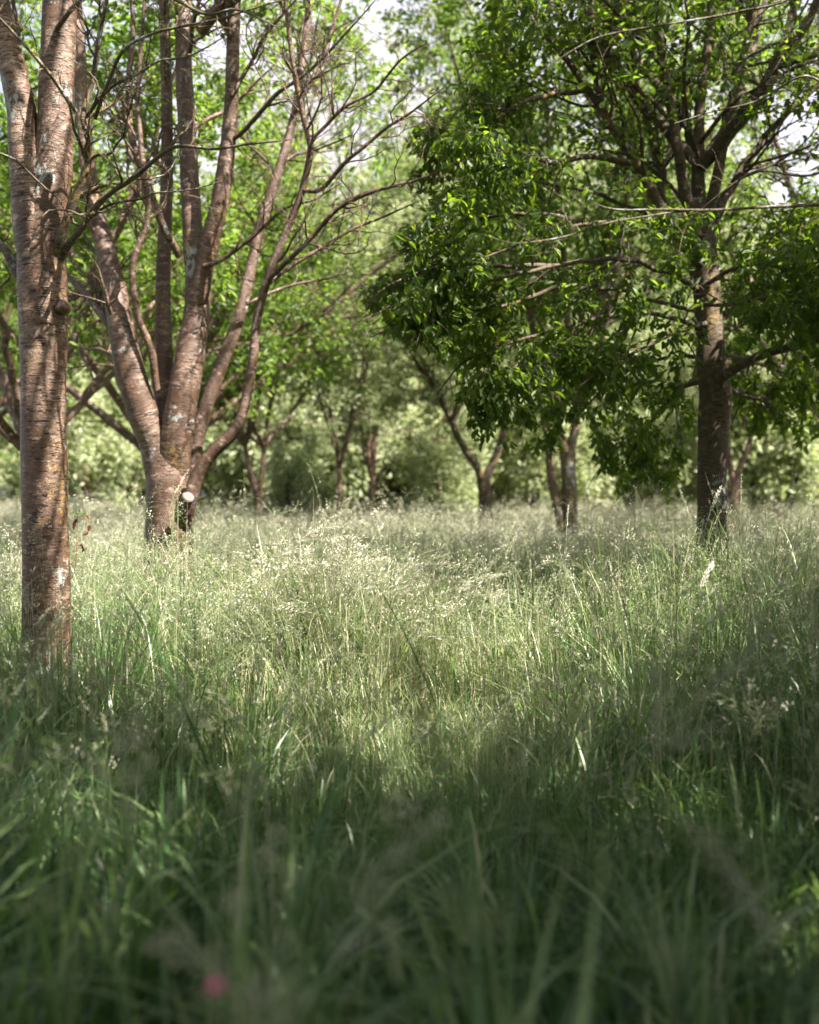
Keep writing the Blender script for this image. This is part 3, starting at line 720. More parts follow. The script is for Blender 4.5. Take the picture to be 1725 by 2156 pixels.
# ---- the many-stemmed cherry behind it
def forked_cherry():
    d = 10.5
    base = PX(352, 1340, d); base[2] = 0
    T = Tree('cherry_tree', 'big dark cherry fanning into several thick leaning stems just above the grass', base, M_BARK2, M_LEAF, 202, G_NEAR)
    T.trunk([(350, 1400), (350, 1300), (350, 1220), (351, 1140), (353, 1070), (354, 1010), (354, 950), (354, 900)], [66, 56, 49, 46, 45, 45, 38, 10], d, sides=44, rough=0.06, step=0.03, dds=[0, 0, 0, -.02, -.04, -.05, -.03, 0])
    lv = dict(n1=9, l1=1.3, n2=5, l2=0.6, n3=3, l3=0.3, leaf=0, up=0.3, wig=0.2, r1=0.45)
    lvl = dict(lv, n3=0, leaf=17)
    def kp(S, rs):
        z = S[:, 2]; u = 862.5 + S[:, 0] / np.maximum(S[:, 1], .1) * FPX; v = HZ - (z - CAMZ) / np.maximum(S[:, 1], .1) * FPX
        k = sun_keep(S, rs, 0.6) & (S[:, 1] > 10.2)
        hole = (u > 500) & (u < 790) & (v > 20) & (v < 470)
        return k & ((v < 0) | (rs.uniform(size=len(S)) < np.where(hole, 0.15, 0.8))) & (v < 620)
    L = T.limb
    L([(346, 1150), (342, 1080), (341, 1010), (328, 940), (300, 870), (273, 780), (256, 690), (240, 600), (216, 500), (195, 420), (180, 300), (170, 180), (165, 60), (150, -100), (120, -350)],
      [30, 33, 33, 32, 32, 30, 27, 24, 20, 18, 16, 15, 13, 10, 5], d, dds=[.05, 0, -.03, -.08, -.15, -.2, -.2, -.1, 0, .1, .2, .3, .3, .4, .5], lv=lvl, keep=kp, sides=26, step=0.04)
    L([(356, 1150), (362, 1080), (364, 1000), (372, 915), (388, 820), (405, 720), (418, 620), (408, 520), (402, 420), (396, 310), (388, 160), (385, 20), (380, -150), (370, -400)],
      [32, 34, 35, 34, 32, 29, 27, 22, 20, 19, 18, 17, 14, 6], d, dds=[.03, -.02, -.05, -.12, -.15, -.1, 0, 0, .05, .1, .1, .2, .3, .4], lv=dict(lvl, t0=0.45), keep=kp, sides=26, step=0.04)
    L([(412, 660), (425, 590), (444, 500), (462, 430), (476, 340), (486, 240), (490, 130), (494, 0), (505, -140), (520, -380)],
      [20, 21, 20, 18, 17, 15, 14, 13, 11, 5], d, dds=[-.05, -.1, -.15, -.2, -.2, -.2, -.3, -.3, -.4, -.5], lv=dict(lvl, t0=0.4), keep=kp, sides=20, step=0.04)
    L([(354, 1000), (349, 900), (345, 830), (345, 740), (343, 650), (345, 550), (350, 420), (352, 290), (350, 150), (345, 0), (340, -250)],
      [18, 22, 21, 19, 17, 16, 14, 13, 12, 11, 5], d, dds=[.08, .1, .15, .2, .25, .3, .3, .3, .3, .3, .4], lv=dict(lvl, t0=0.4), keep=kp, sides=18, step=0.04)
    L([(390, 1330), (392, 1200), (388, 1130), (392, 1050), (408, 960), (430, 870), (462, 780), (492, 700), (516, 620), (548, 480), (590, 350), (622, 230), (640, 100), (660, -60), (690, -300)],
      [24, 23, 20, 18, 17, 15, 15, 14, 13, 12, 11, 9, 8, 7, 3], d + .1, dds=[.25, .25, .25, .25, .3, .35, .4, .45, .5, .55, .6, .7, .8, .9, 1.], lv=dict(lvl, t0=0.5), keep=kp, sides=18, step=0.04)
    L([(385, 1120), (398, 1060), (416, 1000), (450, 950), (490, 912), (508, 880), (522, 820), (534, 750), (540, 680), (566, 580), (606, 480), (636, 400), (654, 310), (640, 250), (618, 140), (603, 20), (590, -120)],
      [17, 16, 15, 13, 13, 11, 10, 10, 9, 8, 7.5, 7, 6.5, 6, 5, 4, 2], d, dds=[0, -.2, -.25, -.3, -.3, -.35, -.35, -.4, -.4, -.5, -.55, -.6, -.7, -.7, -.8, -.9, -1.], lv=dict(lv, n1=11, l1=1.0, n3=2, t0=0.35), sides=16, step=0.04)
    # stub where a limb was sawn off
    a = Acc(); P = np.array([PX(384, 1075, d - .35), PX(390, 1060, d - .38), PX(397, 1046, d - .44)]); tubes(a, P[None], np.array([[.07, .062, .056]]), 16, 0.05, 3, cap=True)
    s_ = a.build('sawn_stub', M_BARK2, T.e, T.base)
    c = Acc(); q = unit(P[2] - P[1]); PP = np.array([P[2] + q * .001, P[2] + q * .006]); tubes(c, PP[None], np.array([[.053, .050]]), 16, 0.03, 3, cap=True)
    m, n, b = newmat("sawn_wood"); tc = N(n, 'ShaderNodeTexCoord'); t = noise(n, tc.outputs['Object'], 25); r = ramp(n, [(0.3, (0.036, 0.018, 0.012)), (0.7, (0.062, 0.034, 0.024))]); n.links.new(t.outputs[0], r.inputs[0]); n.links.new(r.outputs[0], b.inputs['Base Color'])
    c.build('cut_face', m, T.e, T.base)
    # side limbs, mostly bare and lichen covered
    b1 = dict(n1=11, l1=0.85, n2=5, l2=0.4, n3=3, l3=.12, up=0.10, wig=0.3, r1=0.5)
    T.twigmat = 1
    L([(562, 590), (600, 555), (650, 505), (700, 450), (760, 412), (830, 392), (900, 372), (960, 345), (1010, 340)], [6, 5.6, 5, 4.6, 4, 3.2, 2.6, 2, 1], d, dds=[-.5, -.6, -.7, -.8, -.9, -1, -1.1, -1.2, -1.3], lv=b1, sides=8)
    L([(560, 600), (600, 570), (680, 520), (750, 480), (820, 450), (880, 425)], [5, 4.5, 4, 3.2, 2.2, 1], d, dds=[-.5, -.4, -.3, -.3, -.2, -.1], lv=b1, sides=8)
    L([(520, 640), (560, 620), (620, 600), (700, 585), (760, 560)], [4, 3.5, 3, 2, 1], d, dds=[.4, .5, .6, .7, .8], lv=b1, sides=8)
    L([(636, 400), (680, 395), (740, 330), (800, 280), (860, 240), (940, 180)], [5, 4.5, 4, 3.4, 2.5, 1], d, dds=[-.6, -.7, -.9, -1, -1.2, -1.4], lv=b1, sides=8)
    L([(262, 740), (235, 690), (200, 645), (160, 600), (110, 540)], [11, 10, 8.5, 7, 4], d, dds=[-.1, -.1, 0, .2, .4], lv=b1, sides=10)
    L([(300, 860), (265, 800), (220, 740), (180, 735), (120, 720)], [5, 4.5, 4, 3, 1.5], d, dds=[-.1, .1, .3, .5, .7], lv=b1, sides=8)
    L([(330, 820), (318, 740), (290, 660), (280, 560), (310, 460), (300, 330), (290, 200), (300, 60), (310, -100)], [8, 8, 7.5, 7, 6.5, 6, 5, 4, 2], d, dds=[-.2, -.3, -.35, -.4, -.4, -.5, -.5, -.6, -.7], lv=b1, sides=10)
    L([(380, 540), (340, 470), (310, 380), (280, 300), (270, 180), (280, 60), (270, -80)], [9, 8, 7.5, 7, 6, 5, 3], d, dds=[-.05, -.2, -.25, -.3, -.3, -.4, -.4], lv=b1, sides=10)
    L([(430, 560), (470, 545), (530, 500), (600, 440), (660, 420), (720, 385)], [5, 4.5, 4, 3, 2, 1], d, dds=[-.2, -.3, -.4, -.5, -.6, -.6], lv=b1, sides=8)
    L([(480, 300), (520, 270), (580, 200), (650, 150), (720, 80), (790, 0)], [5, 5, 4.5, 3.5, 2.5, 1], d, dds=[-.2, -.3, -.5, -.6, -.8, -1], lv=b1, sides=8)
    L([(488, 200), (530, 130), (570, 60), (640, -20)], [4.5, 4, 3, 2], d, dds=[-.3, -.3, -.4, -.5], lv=b1, sides=8)
    L([(622, 230), (670, 150), (700, 60), (730, -40)], [6, 5, 4, 3], d, dds=[.7, .7, .8, .8], lv=b1, sides=8)
    L([(650, 300), (720, 230), (790, 190), (850, 120), (900, 90)], [4, 3.5, 3, 2, 1], d, dds=[-.7, -.8, -.9, -1.1, -1.2], lv=b1, sides=8)
    def ku(S, rs): return sun_keep(S, rs, 0.8) & ~in_frame(S, 0.01)
    for st_, az, tl, ln in (((-2.0, 10.3, 6.8), -0.7, .8, 3.4), ((-1.9, 10.4, 7.0), 0.2, .8, 3.2), ((-2.4, 10.5, 7.0), -1.6, .8, 3.2), ((-2.5, 10.4, 7.0), 2.6, .7, 3.), ((-1.9, 10.2, 5.6), -0.6, 1.1, 3.0), ((-1.9, 10.2, 6.2), -0.9, 1.0, 3.0), ((-1.6, 10.2, 6.6), -0.3, .9, 3.2), ((-2.0, 10.6, 7.0), 1.4, .6, 3.)):
        L(grow_path(T.rs, st_, az, tl, ln, up=.08), [.06, .04, .02, .01], d, world=True, lv=dict(n1=9, l1=1.2, n2=6, l2=.6, leaf=14, up=.15), keep=ku, sides=8)
    T.done()
    TRUNKS.append((base[0], base[1], 0.24))

# ---- the dark leafy tree on the other side
def leafy_tree():
    d = 11.0
    base = PX(1500, 1340, d); base[2] = 0
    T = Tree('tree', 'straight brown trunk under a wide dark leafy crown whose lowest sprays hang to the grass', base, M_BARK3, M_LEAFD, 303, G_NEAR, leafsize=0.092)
    T.trunk([(1502, 1360), (1500, 1250), (1499, 1170), (1499, 1080), (1500, 990), (1503, 900), (1506, 830), (1497, 770), (1495, 700), (1490, 630), (1482, 560), (1476, 490), (1474, 420)],
            [44, 37, 33, 31, 30.5, 31, 34, 31, 29, 28, 30, 33, 24], d, sides=36, rough=0.07, step=0.03)
    lv = dict(n1=12, l1=1.1, n2=6, l2=0.5, n3=3, l3=0.28, leaf=8, up=0.12, wig=0.16, r1=0.45)
    def kp(S, rs):
        u = 862.5 + S[:, 0] / S[:, 1] * FPX; v = HZ - (S[:, 2] - CAMZ) / S[:, 1] * FPX
        h = (S[:, 2] - .6) / SUN[2]
        # the underside of the crown rises toward the open middle; boughs end on a ragged line
        low = np.interp(u, [700, 780, 900, 1000, 1080, 1150, 1230, 1300, 1400, 1460, 1500, 1560, 1640, 1725, 1850], [600, 690, 720, 900, 960, 920, 900, 1010, 1045, 900, 640, 850, 930, 900, 900])
        low = low + 35 * np.sin(u * 0.045) + 20 * np.sin(u * 0.13 + 1)
        k = v < low
        lf = np.interp(v, [-200, 0, 150, 350, 450, 560, 650, 720, 900, 1050], [960, 930, 920, 860, 870, 840, 750, 890, 990, 1240])
        k &= u > lf + 30 * np.sin(v * 0.06)
        xs_ = S[:, 0] - SUN[0] * h; ys_ = S[:, 1] - SUN[1] * h; pm = np.zeros(len(S))
        for cx, cy_, rx, ry in POOLS: pm = np.maximum(pm, ((xs_ - cx) / rx) ** 2 + ((ys_ - cy_) / ry) ** 2 < 1.1)
        k &= (rs.uniform(size=len(S)) > pm * .6)
        thin = (u > 1520) & (v < 480)
        k &= (rs.uniform(size=len(S)) > np.where(thin, 0.25, 0.0))
        bare = (u > 1440) & (u < 1560) & (v > 560) & (v < 1000) & (S[:, 1] < d)
        k &= ~(bare & (rs.uniform(size=len(S)) < 0.85))
        k &= (rs.uniform(size=len(S)) > np.where((v > 420) & (u < 1400), 0.22, np.where((u > 1120) & (v < 440), .74, .15)))
        return k
    L = T.limb
    lv0 = dict(lv, t0=0.2, n1=17, l1=1.3)
    L([(1472, 530), (1430, 490), (1392, 435), (1340, 345), (1292, 272), (1240, 190), (1180, 108), (1110, 30), (1050, -40), (960, -160)], [16, 13, 11, 9.5, 8.5, 7.5, 6.5, 5.5, 5, 3], d, dds=[-.1, -.2, -.3, -.3, -.3, -.2, -.1, 0, 0, .1], lv=lv0, keep=kp, sides=14)
    L([(1470, 500), (1444, 400), (1418, 260), (1398, 140), (1372, 0), (1345, -150), (1310, -350)], [13, 11, 10, 9, 8, 7, 3], d, dds=[-.1, -.1, -.1, 0, 0, .2, .3], lv=lv0, keep=kp, sides=14)
    L([(1474, 480), (1470, 360), (1474, 220), (1490, 100), (1504, -60), (1520, -300)], [17, 14, 11, 9.5, 8, 4], d, dds=[0, .05, .1, .1, .1, .1], lv=lv0, keep=kp, sides=14)
    L([(1478, 500), (1500, 420), (1525, 300), (1545, 200), (1580, 60), (1610, -80), (1640, -300)], [15, 12, 10, 9, 8, 7, 3], d, dds=[0, -.1, -.1, -.1, 0, 0, 0], lv=lv0, keep=kp, sides=14)
    L([(1482, 510), (1530, 410), (1585, 325), (1650, 245), (1725, 180), (1830, 110), (1950, 30)], [12, 10, 8, 7, 6, 5, 3], d, dds=[0, .1, .2, .3, .3, .3, .3], lv=lv0, keep=kp, sides=12)
    L([(1440, 500), (1400, 440), (1390, 340), (1350, 220), (1330, 100), (1290, -20)], [10, 9, 8, 7, 6, 3], d, dds=[.1, .2, .3, .5, .5, .6], lv=lv0, keep=kp, sides=10)
    L([(1280, 270), (1262, 190), (1248, 100), (1245, 0), (1240, -120)], [8, 8, 7, 6, 3], d, dds=[-.3, -.3, -.4, -.4, -.4], lv=lv0, keep=kp, sides=10)
    L([(1512, 800), (1545, 775), (1580, 758), (1640, 740), (1700, 718), (1790, 700), (1900, 640)], [12, 10, 9, 8.5, 8, 7, 3], d, dds=[-.15, -.25, -.3, -.4, -.5, -.5, -.6], lv=dict(lv0, t0=0.35), keep=kp, sides=12)
    L([(1498, 700), (1540, 650), (1580, 612), (1615, 580), (1640, 530), (1690, 470)], [9, 8, 7, 6, 5, 3], d, dds=[0, .1, .15, .2, .3, .4], lv=lv0, keep=kp, sides=10)
    dr = dict(lv, up=-0.10, up2=-0.12, t0=0.25, flat=0.75)
    side = [
        ([(1485, 620), (1410, 575), (1300, 545), (1170, 560), (1030, 590), (880, 625), (750, 680)], [6.8, 5.6, 5.0, 4.0, 3.1, 2.2, 0.9], [0, -.3, -.7, -1.1, -1.5, -1.8, -2.]),
        ([(1170, 560), (1060, 560), (940, 560), (840, 590), (770, 640)], [5, 4, 3, 2, 1], [-1.1, -1.3, -1.5, -1.6, -1.8]),
        ([(1180, 600), (1080, 640), (960, 660), (860, 680), (780, 710)], [5, 4, 3, 2, 1], [-.8, -.9, -1.0, -1.1, -1.2]),
        ([(1250, 470), (1130, 450), (1000, 460), (900, 490), (850, 530)], [5, 4, 3, 2, 1], [-.8, -1.0, -1.2, -1.3, -1.4]),
        ([(1200, 690), (1080, 720), (980, 760), (920, 830)], [4, 3, 2, 1], [-.8, -1.0, -1.1, -1.2]),
        ([(1490, 700), (1420, 670), (1320, 660), (1200, 690), (1100, 760), (1020, 840)], [6.2, 5.0, 4.3, 3.4, 2.5, 1.2], [0, -.2, -.5, -.8, -1.0, -1.1]),
        ([(1478, 570), (1390, 470), (1260, 410), (1120, 385), (1000, 400), (900, 440)], [6.2, 5.0, 4.3, 3.4, 2.5, 1.2], [0, .3, .5, .8, 1., 1.2]),
        ([(1488, 660), (1400, 640), (1290, 610), (1150, 640), (1000, 680), (930, 720)], [5.6, 5.0, 4.0, 3.1, 2.2, 0.9], [.1, .5, .9, 1.3, 1.6, 1.8]),
        ([(1495, 760), (1430, 750), (1340, 770), (1260, 830), (1200, 900)], [5.0, 4.3, 3.4, 2.5, 1.2], [0, .2, .5, .7, .9]),
        ([(1500, 800), (1450, 810), (1400, 850), (1350, 920), (1310, 990)], [7, 6, 5, 3.5, 2], [.1, .4, .7, .9, 1.]),
        ([(1490, 680), (1450, 690), (1380, 720), (1300, 760), (1210, 820)], [5.0, 4.3, 3.4, 2.5, 1.2], [-.1, -.5, -1., -1.3, -1.5]),
        ([(1480, 560), (1400, 500), (1300, 470), (1190, 480), (1080, 520), (980, 560)], [5.6, 5.0, 4.0, 3.1, 2.2, 1.2], [-.1, -.5, -1., -1.4, -1.7, -1.9]),
        ([(1492, 690), (1540, 690), (1620, 670), (1700, 680), (1790, 700)], [5.0, 4.3, 3.4, 2.5, 1.2], [.2, .6, 1., 1.3, 1.5]),
        ([(1485, 600), (1560, 560), (1640, 560), (1720, 590), (1800, 600)], [5.0, 4.3, 3.4, 2.5, 1.2], [-.1, -.5, -.9, -1.2, -1.4]),
        ([(1485, 640), (1560, 640), (1650, 620), (1740, 640), (1820, 660)], [5, 4, 3, 2, 1], [-.3, -.8, -1.3, -1.6, -1.8]),
        ([(1490, 560), (1540, 500), (1620, 450), (1700, 430), (1790, 440)], [5, 4, 3, 2, 1], [.2, .6, 1.0, 1.3, 1.5]),
        ([(1500, 740), (1580, 760), (1660, 790), (1740, 830)], [5, 4, 2.5, 1], [.3, .9, 1.4, 1.7]),
        ([(1480, 480), (1400, 380), (1300, 300), (1220, 250), (1120, 220)], [6, 5, 4, 2.5, 1], [.2, .6, 1.0, 1.2, 1.4]),
        ([(1420, 260), (1340, 180), (1250, 100), (1160, 60), (1060, 50)], [5, 4, 3, 2, 1], [0, .3, .6, .8, 1.0]),
        ([(1400, 150), (1330, 60), (1260, -10), (1180, -60)], [5, 4, 3, 1], [0, -.4, -.8, -1.2]),
        ([(1475, 300), (1540, 220), (1600, 180), (1680, 100)], [5, 4, 3, 1], [-.1, -.5, -.9, -1.2]),
        ([(1470, 330), (1440, 200), (1450, 60), (1430, -60)], [5, 4, 3, 1], [-.1, -.6, -.9, -1.2]),
        ([(1505, 800), (1560, 830), (1630, 840), (1700, 860)], [7, 5.5, 4, 2], [.2, .7, 1.1, 1.5]),
        ([(1340, 345), (1250, 330), (1150, 340), (1050, 300), (960, 280)], [7, 6, 5, 3.5, 2], [-.3, -.6, -1., -1.3, -1.5]),
        ([(1240, 190), (1150, 200), (1060, 230), (980, 230)], [6, 5, 3.5, 2], [-.2, -.6, -1., -1.2]),
    ]
    for p, r, dd in side: L(p, r, d, dds=dd, lv=dict(dr, n1=12), keep=kp, sides=9, droop=0.8)
    # shadow side of the crown beyond the frame
    for az in (0.0, 0.8, 1.6, 2.4, -0.6):
        p = grow_path(T.rs, PX(1478, 350, d), az, 0.75, 4.2, up=0.08)
        L(p, [0.06, 0.045, 0.03, 0.01], d, world=True, lv=dict(lv0, n1=9), keep=kp, sides=9)
    T.done()
    TRUNKS.append((base[0], base[1], 0.18))

# ---- trees outside the frame: one reaches in, the others are added unseen for shade
def frame_side_tree(name, label, x, y, seed, H, keep, boughs=(), spread=3.2, leafn=13, group='trees around the camera', mat=None, z0=1.9, nlimb=7, lvx=None, reach=()):
    T = Tree(name, label, (x, y, 0), mat or M_BARK2, M_LEAF, seed, group, leafsize=0.095); T.prune = True
    rs = T.rs
    top = np.array([x + rs.uniform(-.2, .2), y + rs.uniform(-.2, .2), z0])
    T.trunk([(x, y, -0.1), (x, y, 0.4), (x + .03, y, 1.2), top, top + (0, 0, .5)], [.2, .17, .15, .15, .10], 0, world=True, step=0.08, sides=18)
    for k in range(nlimb):
        az = 6.283 * k / nlimb + rs.uniform(-.3, .3)
        p = grow_path(rs, top, az, rs.uniform(0.35, 0.95), rs.uniform(.8, 1.1) * (H - z0), up=0.05)
        T.limb(p, [.10, .07, .05, .02], 0, world=True, lv=dict(dict(n1=10, l1=spread * .5, n2=7, l2=.7, leaf=leafn, up=.1), **(lvx or {})), keep=keep)
    for q in reach:
        q = np.array(q); m1 = top * .6 + q * .4 + (0, 0, .5)
        T.limb([tuple(top), tuple(m1), tuple(q), tuple(q + (q - m1) * .35)], [.06, .035, .02, .01], 0, world=True, sides=8, lv=dict(n1=14, l1=1.1, n2=7, l2=.6, leaf=16, up=.1, t0=.5), keep=keep)
    for path, rad, dd, lv in boughs:
        a, P, R = limb_part(rs, T.e, T.base, path, rad, 5.6, M_TWIG, step=0.04, sides=8, rough=0.1, seed=rs.randint(999), dds=dd)
        T.twig(a, P, R, **lv); a.build('limb', M_TWIG, T.e, T.base)
    T.done(); TRUNKS.append((x, y, .2))

def around():
    def kout(S, rs): return sun_keep(S, rs) & ~in_frame(S, 0.03)
    bl = dict(n1=8, l1=.5, n2=3, l2=.22, n3=3, l3=.06, up=0.08, wig=.32, r1=.55)
    frame_side_tree('cherry_tree', 'tree at the frame edge whose bare lichen-yellow boughs reach in before the dark crown', 4.3, 4.6, 11, 8.4, kout, nlimb=9,
        boughs=[
            ([(2700, 300), (2200, 400), (1900, 425), (1725, 431), (1608, 436), (1500, 442), (1400, 441), (1297, 441), (1245, 426)], [9, 7, 5, 4, 3.4, 3, 2.6, 2, 1], [-.9, -.5, 0, 0, 0, 0, 0, 0, 0], bl),
            ([(1453, 443), (1400, 449), (1330, 460), (1271, 472), (1200, 495), (1141, 506), (1080, 512), (1037, 500)], [2.4, 2.2, 2, 1.9, 1.7, 1.5, 1.2, .8], [0, 0, -.05, -.1, -.1, -.15, -.2, -.2], dict(bl, n1=6, l1=.35)),
            ([(2700, 200), (2100, 60), (1750, -10), (1608, 15), (1500, 35), (1400, 52), (1271, 75), (1200, 110), (1141, 150)], [8, 6, 4, 3, 2.6, 2.2, 1.8, 1.4, .8], [-.9, -.3, 0, 0, 0, 0, .1, .1, .1], bl),
            ([(2600, 300), (2000, 250), (1760, 350), (1690, 370), (1600, 360), (1540, 390), (1450, 470), (1430, 530)], [7, 5, 3.2, 2.6, 2.2, 2, 1.4, .8], [-.8, -.2, 0, 0, .1, .1, .2, .2], dict(bl, n1=7, l1=.4)),
            ([(2500, 100), (2000, 200), (1800, 215), (1700, 160), (1600, 210), (1500, 235), (1420, 260)], [6, 4.5, 3.2, 2.6, 2, 1.5, .8], [-.8, -.2, .2, .2, .3, .3, .3], dict(bl, n1=8, l1=.45)),
        ])
    frame_side_tree('cherry_tree', 'tall tree beyond the frame shading the dark leafy crown', 7.6, 7.2, 12, 11.0, kout, spread=4.2, nlimb=13, leafn=15, reach=[(4.5, 8, 6.5), (3.6, 8, 7.5), (5, 8.5, 8), (3.2, 8.4, 9), (6, 8, 7), (5.5, 9, 9.5), (4.2, 7.6, 8.6), (5.6, 7.6, 6.2), (2.6, 8.2, 8.0), (6.4, 8.8, 8.4), (4.6, 9.2, 7.0), (3.8, 9.0, 6.4), (5.2, 8.0, 10.0), (4.0, 8.4, 10.2), (6.6, 8.2, 5.6), (5.0, 7.2, 7.6), (3.0, 7.6, 6.6), (6.2, 9.6, 6.6), (7.2, 9.4, 8.0)])
    frame_side_tree('cherry_tree', 'spreading tree beside the camera shading the foreground grass', 4.6, -0.6, 13, 7.5, kout, spread=3.8, nlimb=11, leafn=18, reach=[(3.6, .9, 4.8), (4.2, .6, 5.8), (3.4, .2, 4.2), (4.4, 1.2, 5.0)])
    frame_side_tree('cherry_tree', 'tree behind the camera shading the grass under the closest trunk', 0.6, -3.4, 14, 6.5, kout, spread=3.4, nlimb=8, leafn=14)
    frame_side_tree('cherry_tree', 'tree right beside the camera whose crown shades the nearest grass', 2.0, 0.4, 18, 8.5, kout, spread=4.4, nlimb=12, leafn=20, z0=2.2, reach=[(2.6, -.2, 4.4), (2.2, .1, 3.9), (3.2, -.4, 5.2), (2.9, .4, 5.0), (1.8, .6, 4.3), (1.4, -.2, 4.2), (1.0, .9, 4.6), (.6, .6, 4.4), (.3, .9, 4.9), (.9, .2, 3.9), (0, .8, 5.4), (.5, 1.6, 5.2), (-.3, 1.4, 5.6)])
    frame_side_tree('cherry_tree', 'tree just outside the frame shading the closest cherry trunk', 2.5, 1.9, 19, 9.0, kout, spread=3.8, nlimb=12, leafn=16, z0=2.4, reach=[(1.0, 4.4, 4.8), (.6, 4.0, 5.2), (1.4, 4.8, 4.6), (0, 4.6, 5.6), (-.3, 4.0, 5.8), (.9, 5.0, 4.9), (.6, 4.8, 5.2), (.3, 5.0, 6.2), (.7, 4.7, 7.2), (.2, 5.2, 8.2), (1.0, 4.5, 6.0)])
    frame_side_tree('cherry_tree', 'tree beyond the frame next to the closest cherry trunk', -3.0, 1.3, 15, 7.5, kout, spread=4.2, nlimb=11, leafn=15, z0=2.3)
    frame_side_tree('cherry_tree', 'tree beyond the frame shading the grass in front of the dark leafy crown', 6.2, 3.4, 20, 7.8, kout, spread=3.8, nlimb=10, leafn=16, reach=[(4.6, 3.6, 4.6), (5.2, 4.6, 4.4), (4.2, 2.8, 5.6)])
    frame_side_tree('cherry_tree', 'tall far-reaching tree shading the grass from beyond the frame', 9.4, 5.0, 17, 10.5, kout, spread=3.6, nlimb=9, leafn=14)

# ---- middle distance
def mid_tree(name, label, x, y, seed, H, trunkw=None, forks=None, leaf=None, bark=None, spread=2.6, z0=1.6, nl=5, leafn=13, ls=0.12, low=None, tilt=(0.3, 0.95), r0=.15, n3=4, up=.14, keepf=None, tshift=0.0):
    T = Tree(name, label, (x, y, 0), bark or M_BARK2, leaf or M_LEAF, seed, 'trees across the middle of the meadow', leafsize=ls)
    rs = T.rs
    def keep(S, r):
        k = (S[:, 2] > (low if low else 1.7) + .35 * np.sin(S[:, 0] * 2.1 + seed) + .2 * np.sin(S[:, 0] * 5.3))
        if keepf is not None: k &= keepf(S, r)
        # sky gap over the open middle
        u = 862.5 + S[:, 0] / S[:, 1] * FPX; v = HZ - (S[:, 2] - CAMZ) / S[:, 1] * FPX
        g1 = ((u - 640) / 105) ** 2 + ((v - 225 - (u - 640) * .7) / 130) ** 2 < 1 + .4 * np.sin(u * .05) + .3 * np.sin(v * .06)
        g2 = ((u - 1690) / 80) ** 2 + ((v - 290) / 110) ** 2 < 1 + .4 * np.sin(u * .07)
        k &= ~(g1 & (r.uniform(size=len(S)) < .62)) & ~(g2 & (r.uniform(size=len(S)) < .6))
        return k
    lv = dict(n1=9, l1=spread * .62, n2=6, l2=spread * .3, n3=n3, l3=spread * .15, leaf=leafn, up=up, wig=.15, r1=.45, spread=.05)
    if forks is None:
        top = np.array([x + rs.uniform(-.15, .15), y, z0])
        T.trunk([(x, y, -.1), (x, y, .5), ((x + top[0]) / 2 + .05, y, z0 * .6), top], [r0 * 1.25, r0, r0 * .92, r0 * .95], 0, world=True, step=.08, sides=16)
        tops = [(top, None)] * nl
    else:
        d = y
        P = [PX(a, b, d) for a, b in forks['trunk']]; P[0][2] = -.1
        T.trunk([tuple(p) for p in P], [r * d / FPX for r in forks['tr']], 0, world=True, step=.08, sides=18)
        for pth, rr in forks.get('stems', []):
            Q = [PX(a, b, d) for a, b in pth]
            if pth[0][1] > 1080: Q[0][2] = -.1
            T.trunk([tuple(p) for p in Q], [r * d / FPX for r in rr], 0, world=True, step=.08, sides=14, name='limb')
        tops = []
        for pth, rr in forks['forks']:
            Q = [PX(a, b, d) for a, b in pth]
            dr = unit(Q[-1] - Q[0])
            az = math.atan2(dr[1] + rs.uniform(-.3, .3), dr[0]); tl = math.acos(np.clip(dr[2], -1, 1))
            g = grow_path(rs, Q[-1], az, tl, H - Q[-1][2], up=.08)
            T.limb([tuple(p) for p in Q] + [tuple(p) for p in g[1:]], list(np.array(rr) * d / FPX) + list(np.linspace(rr[-1] * d / FPX, .015, 8)), 0, world=True, lv=dict(lv, t0=.25), keep=keep, tshift=tshift)
        tops = [(PX(*forks['forks'][k % len(forks['forks'])][0][-1], d), None) for k in range(nl - len(forks['forks']))]
    for k, (tp, _) in enumerate(tops):
        az = 6.283 * (k + rs.uniform(-.2, .2)) / max(1, len(tops)); 
        p = grow_path(rs, tp, az, rs.uniform(*tilt), (H - tp[2]) * rs.uniform(.8, 1.1), up=.05)
        T.limb(p, [r0 * .55, r0 * .4, r0 * .25, .012], 0, world=True, lv=lv, keep=keep, tshift=tshift)
    T.done(); TRUNKS.append((x, y, r0 * 1.1))

